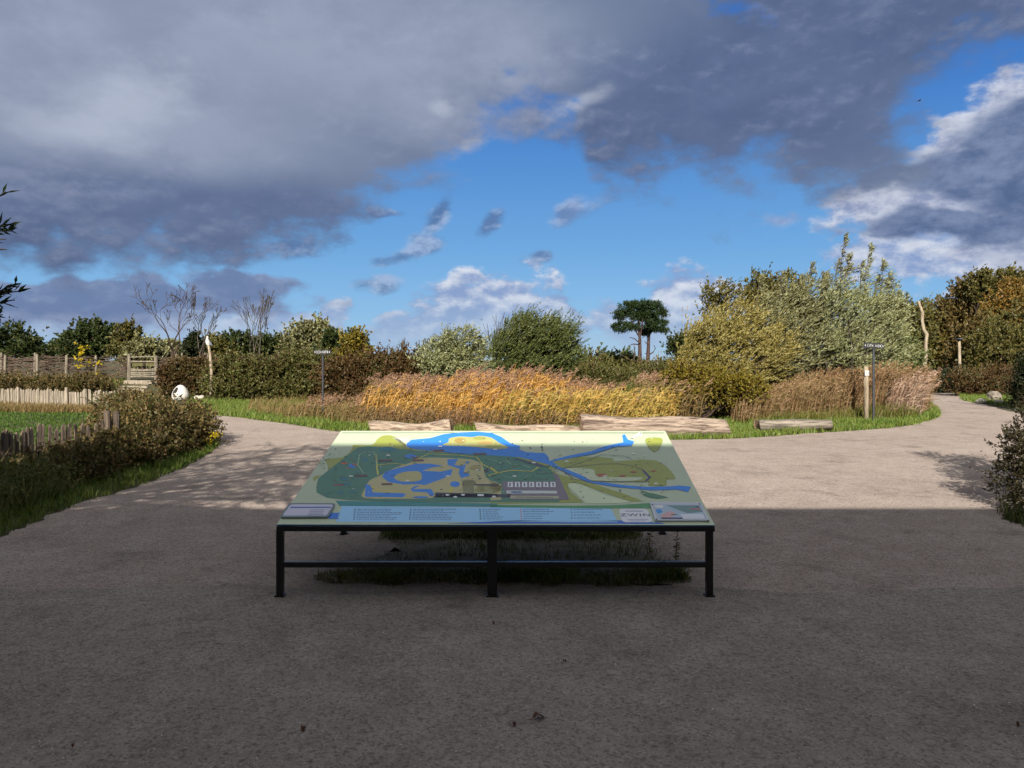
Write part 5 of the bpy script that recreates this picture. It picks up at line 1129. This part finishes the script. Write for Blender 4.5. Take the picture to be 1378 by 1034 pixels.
# gate and steps
d=35.4; gx0,gx1=pxx(173.5,d),pxx(210,d); gz0=float(gz(gx0,d+.5)); ga=thing('wooden_gate','wooden gate of rough poles between two posts at the stair top','gate',((gx0+gx1)/2,d,gz0)); B=ga.location
for x,h in ((gx0,1.24),(gx1,1.16)):
    mb=MB(); c=Vector((x,d,gz0))-B; mb.tube([c+Vector((0,0,-.3)),c+Vector((.01,0,.6)),c+Vector((0,0,h))],[.085,.08,.075],9,jit=.05); mb.build('post',W_post,ga)
rd=random.Random(6)
for z,r in ((1.08,.035),(.88,.045),(.52,.04),(.44,.035),(.34,.045),(.26,.035),(.15,.05)):
    mb=MB(); mb.tube([Vector((gx0+.05,d+.03,gz0+z))-B,Vector(((gx0+gx1)/2,d+.03,gz0+z+rd.uniform(-.05,.05)))-B,Vector((gx1-.05,d+.03,gz0+z+rd.uniform(-.03,.03)))-B],[r,r*.9,r*.8],7,jit=.1); mb.build('rail',W_post,ga)
mb=MB(); mb.box(Vector(((gx0+gx1)/2,d+.09,gz0+.74))-B,(abs(gx1-gx0)-.2,.02,.16)); mb.build('slat_panel',plain('olive_panel',(96,92,50),.8,var=.2),ga)
mb=MB(); mb.box(Vector(((gx0+gx1)/2+.05,d+.05,gz0+.74))-B,(.10,.05,.14)); mb.build('latch_block',plain('latch',(40,34,28),.8),ga)
sx=thing('wooden_steps','grey timber steps climbing the bank to the wooden gate','steps',(pxx(176,34),34,0)); B=sx.location
for px0,px1,py,dd,hh in ((168,206,512.5,34.9,.17),(163,200,519.5,34.4,.10),(161,196,523.3,33.9,.09),(157,192,527,33.4,.09),(150,176,530.5,32.9,.08)):
    c=P((px0+px1)/2,py+2,dd); mb=MB(); mb.box(c-B,((px1-px0)/F*dd,.30,hh),bev=.01); mb.build('step',W_pal,sx)
mb=MB()
for k in range(5): mb.box(Vector((pxx(176,34)+.1*k-.15,34.9-.5*k+.1,.28-.055*k))-B,(1.15,.45,.5-.11*k))
mb.build('earth_riser',me_,sx)
# ================================================================ VISITOR BUILDING BEHIND THE VIEWER (throws the shade)
vb=thing('visitor_building','long timber clad visitor building behind the viewer, casting the shade','building',(0,-8,0)); cot=1/math.tan(R(SUN_EL))*math.cos(math.atan(SUN_A)); Hb=(8.02+4.2)/cot
clad=wood('timber_cladding',(120,98,80),(80,64,52),(100,82,68),.7,(9,9,1)); conc=plain('roof_edge',(84,84,86),.7); glass=plain('dark_glass',(30,36,42),.08,spec=.6)
mb=MB(); mb.box((0,-3.0,Hb/2-.2),(60,10,Hb-.4)); mb.build('wall',clad,vb)
mb=MB(); mb.box((0,-1.7,Hb-.2),(61,11,.4)); mb.build('roof',conc,vb)
for i in range(14):
    x=-26+i*4; f_=MB(); f_.box((x,2.02,1.5),(2.6,.08,2.6)); fo=f_.build('window',conc,vb); g_=MB(); g_.box((x,2.065,1.5),(2.4,.02,2.4)); g_.build('pane',glass,fo)
f_=MB(); f_.box((2,2.03,1.15),(1.5,.07,2.3)); dr=f_.build('door',plain('door_grey',(70,76,80),.5),vb); g_=MB(); g_.box((2.6,2.1,1.1),(.04,.06,.3)); g_.build('handle',zinc,dr)
for o_ in list(vb.children):                                          # keep the wall face just behind the roof edge
    pass
# dead trunk standing right of the frame; its thin shadow crosses the far path
pole('tree_pole','bare thin trunk beyond the right edge shading the far path','bare pole',[(1470,560),(1468,500),(1474,420),(1470,330)],[.11,.1,.08,.05],W_pale,20.5)
pole('tree_pole','second bare trunk beyond the right edge near the thin one','bare pole',[(1500,560),(1502,480),(1496,400)],[.10,.09,.06],W_pale,22.5)
# ================================================================ SMALL THINGS
M_lf=foliage('fallen_leaf',[(96,60,44),(120,76,52)],1.0)
def fallen(lab,px,py,s,seed):
    r=random.Random(seed); x,y=G(px,py); mb=MB(); n=9; V=[]
    for i in range(n):
        t=i/(n-1); w=s*.33*math.sin(math.pi*t)**.8; X_=s*(t-.5); z=.014+.012*math.sin(t*5)+.01*t; V+=[(X_,-w,z+w*.5),(X_,0,z),(X_,w,z+w*.3)]
    mb.add(V,[(3*i+j,3*i+3+j,3*i+4+j,3*i+1+j) for i in range(n-1) for j in (0,1)]); mb.tube([(-s*.5,0,.014),(-s*.85,.01,.012)],[.0015,.001],4)
    o=tag(mb.build('fallen_leaf',M_lf),lab,'leaf'); o.location=(x,y,0); o.rotation_euler=(0,0,r.uniform(0,6)); return o
for lab,px,py,s in (('curled reddish brown leaf on the shaded gravel, largest one',725,970,.06),('small dark leaf lying below the brown one',692,981,.022),('tiny dark leaf on gravel below the middle leg',664,843,.018),('tiny dark leaf at the lower right on gravel',1370,981,.018),('tiny leaf on gravel at the lower left',98,1010,.016),('small twiglike leaf lying in front at left',408,987,.03),('tiny dark leaf below the table right half',760,895,.022)):
    fallen(lab,px,py,s,px)
bd=thing('flying_bird','tiny dark bird flying high at the upper right','bird',P(1237,136,120)); mb=MB()
mb.tube([(-.3,0,0),(-.1,0,.02),(.15,0,.03),(.28,0,.02)],[.02,.09,.07,.02],6)
for s in (-1,1): mb.add([(-.1,0,.03),(.12,0,.03),(.05,s*.5,.22),(-.08,s*.9,.10)],[(0,1,2,3)])
mb.build('body',plain('bird_dark',(40,40,44),.8),bd)
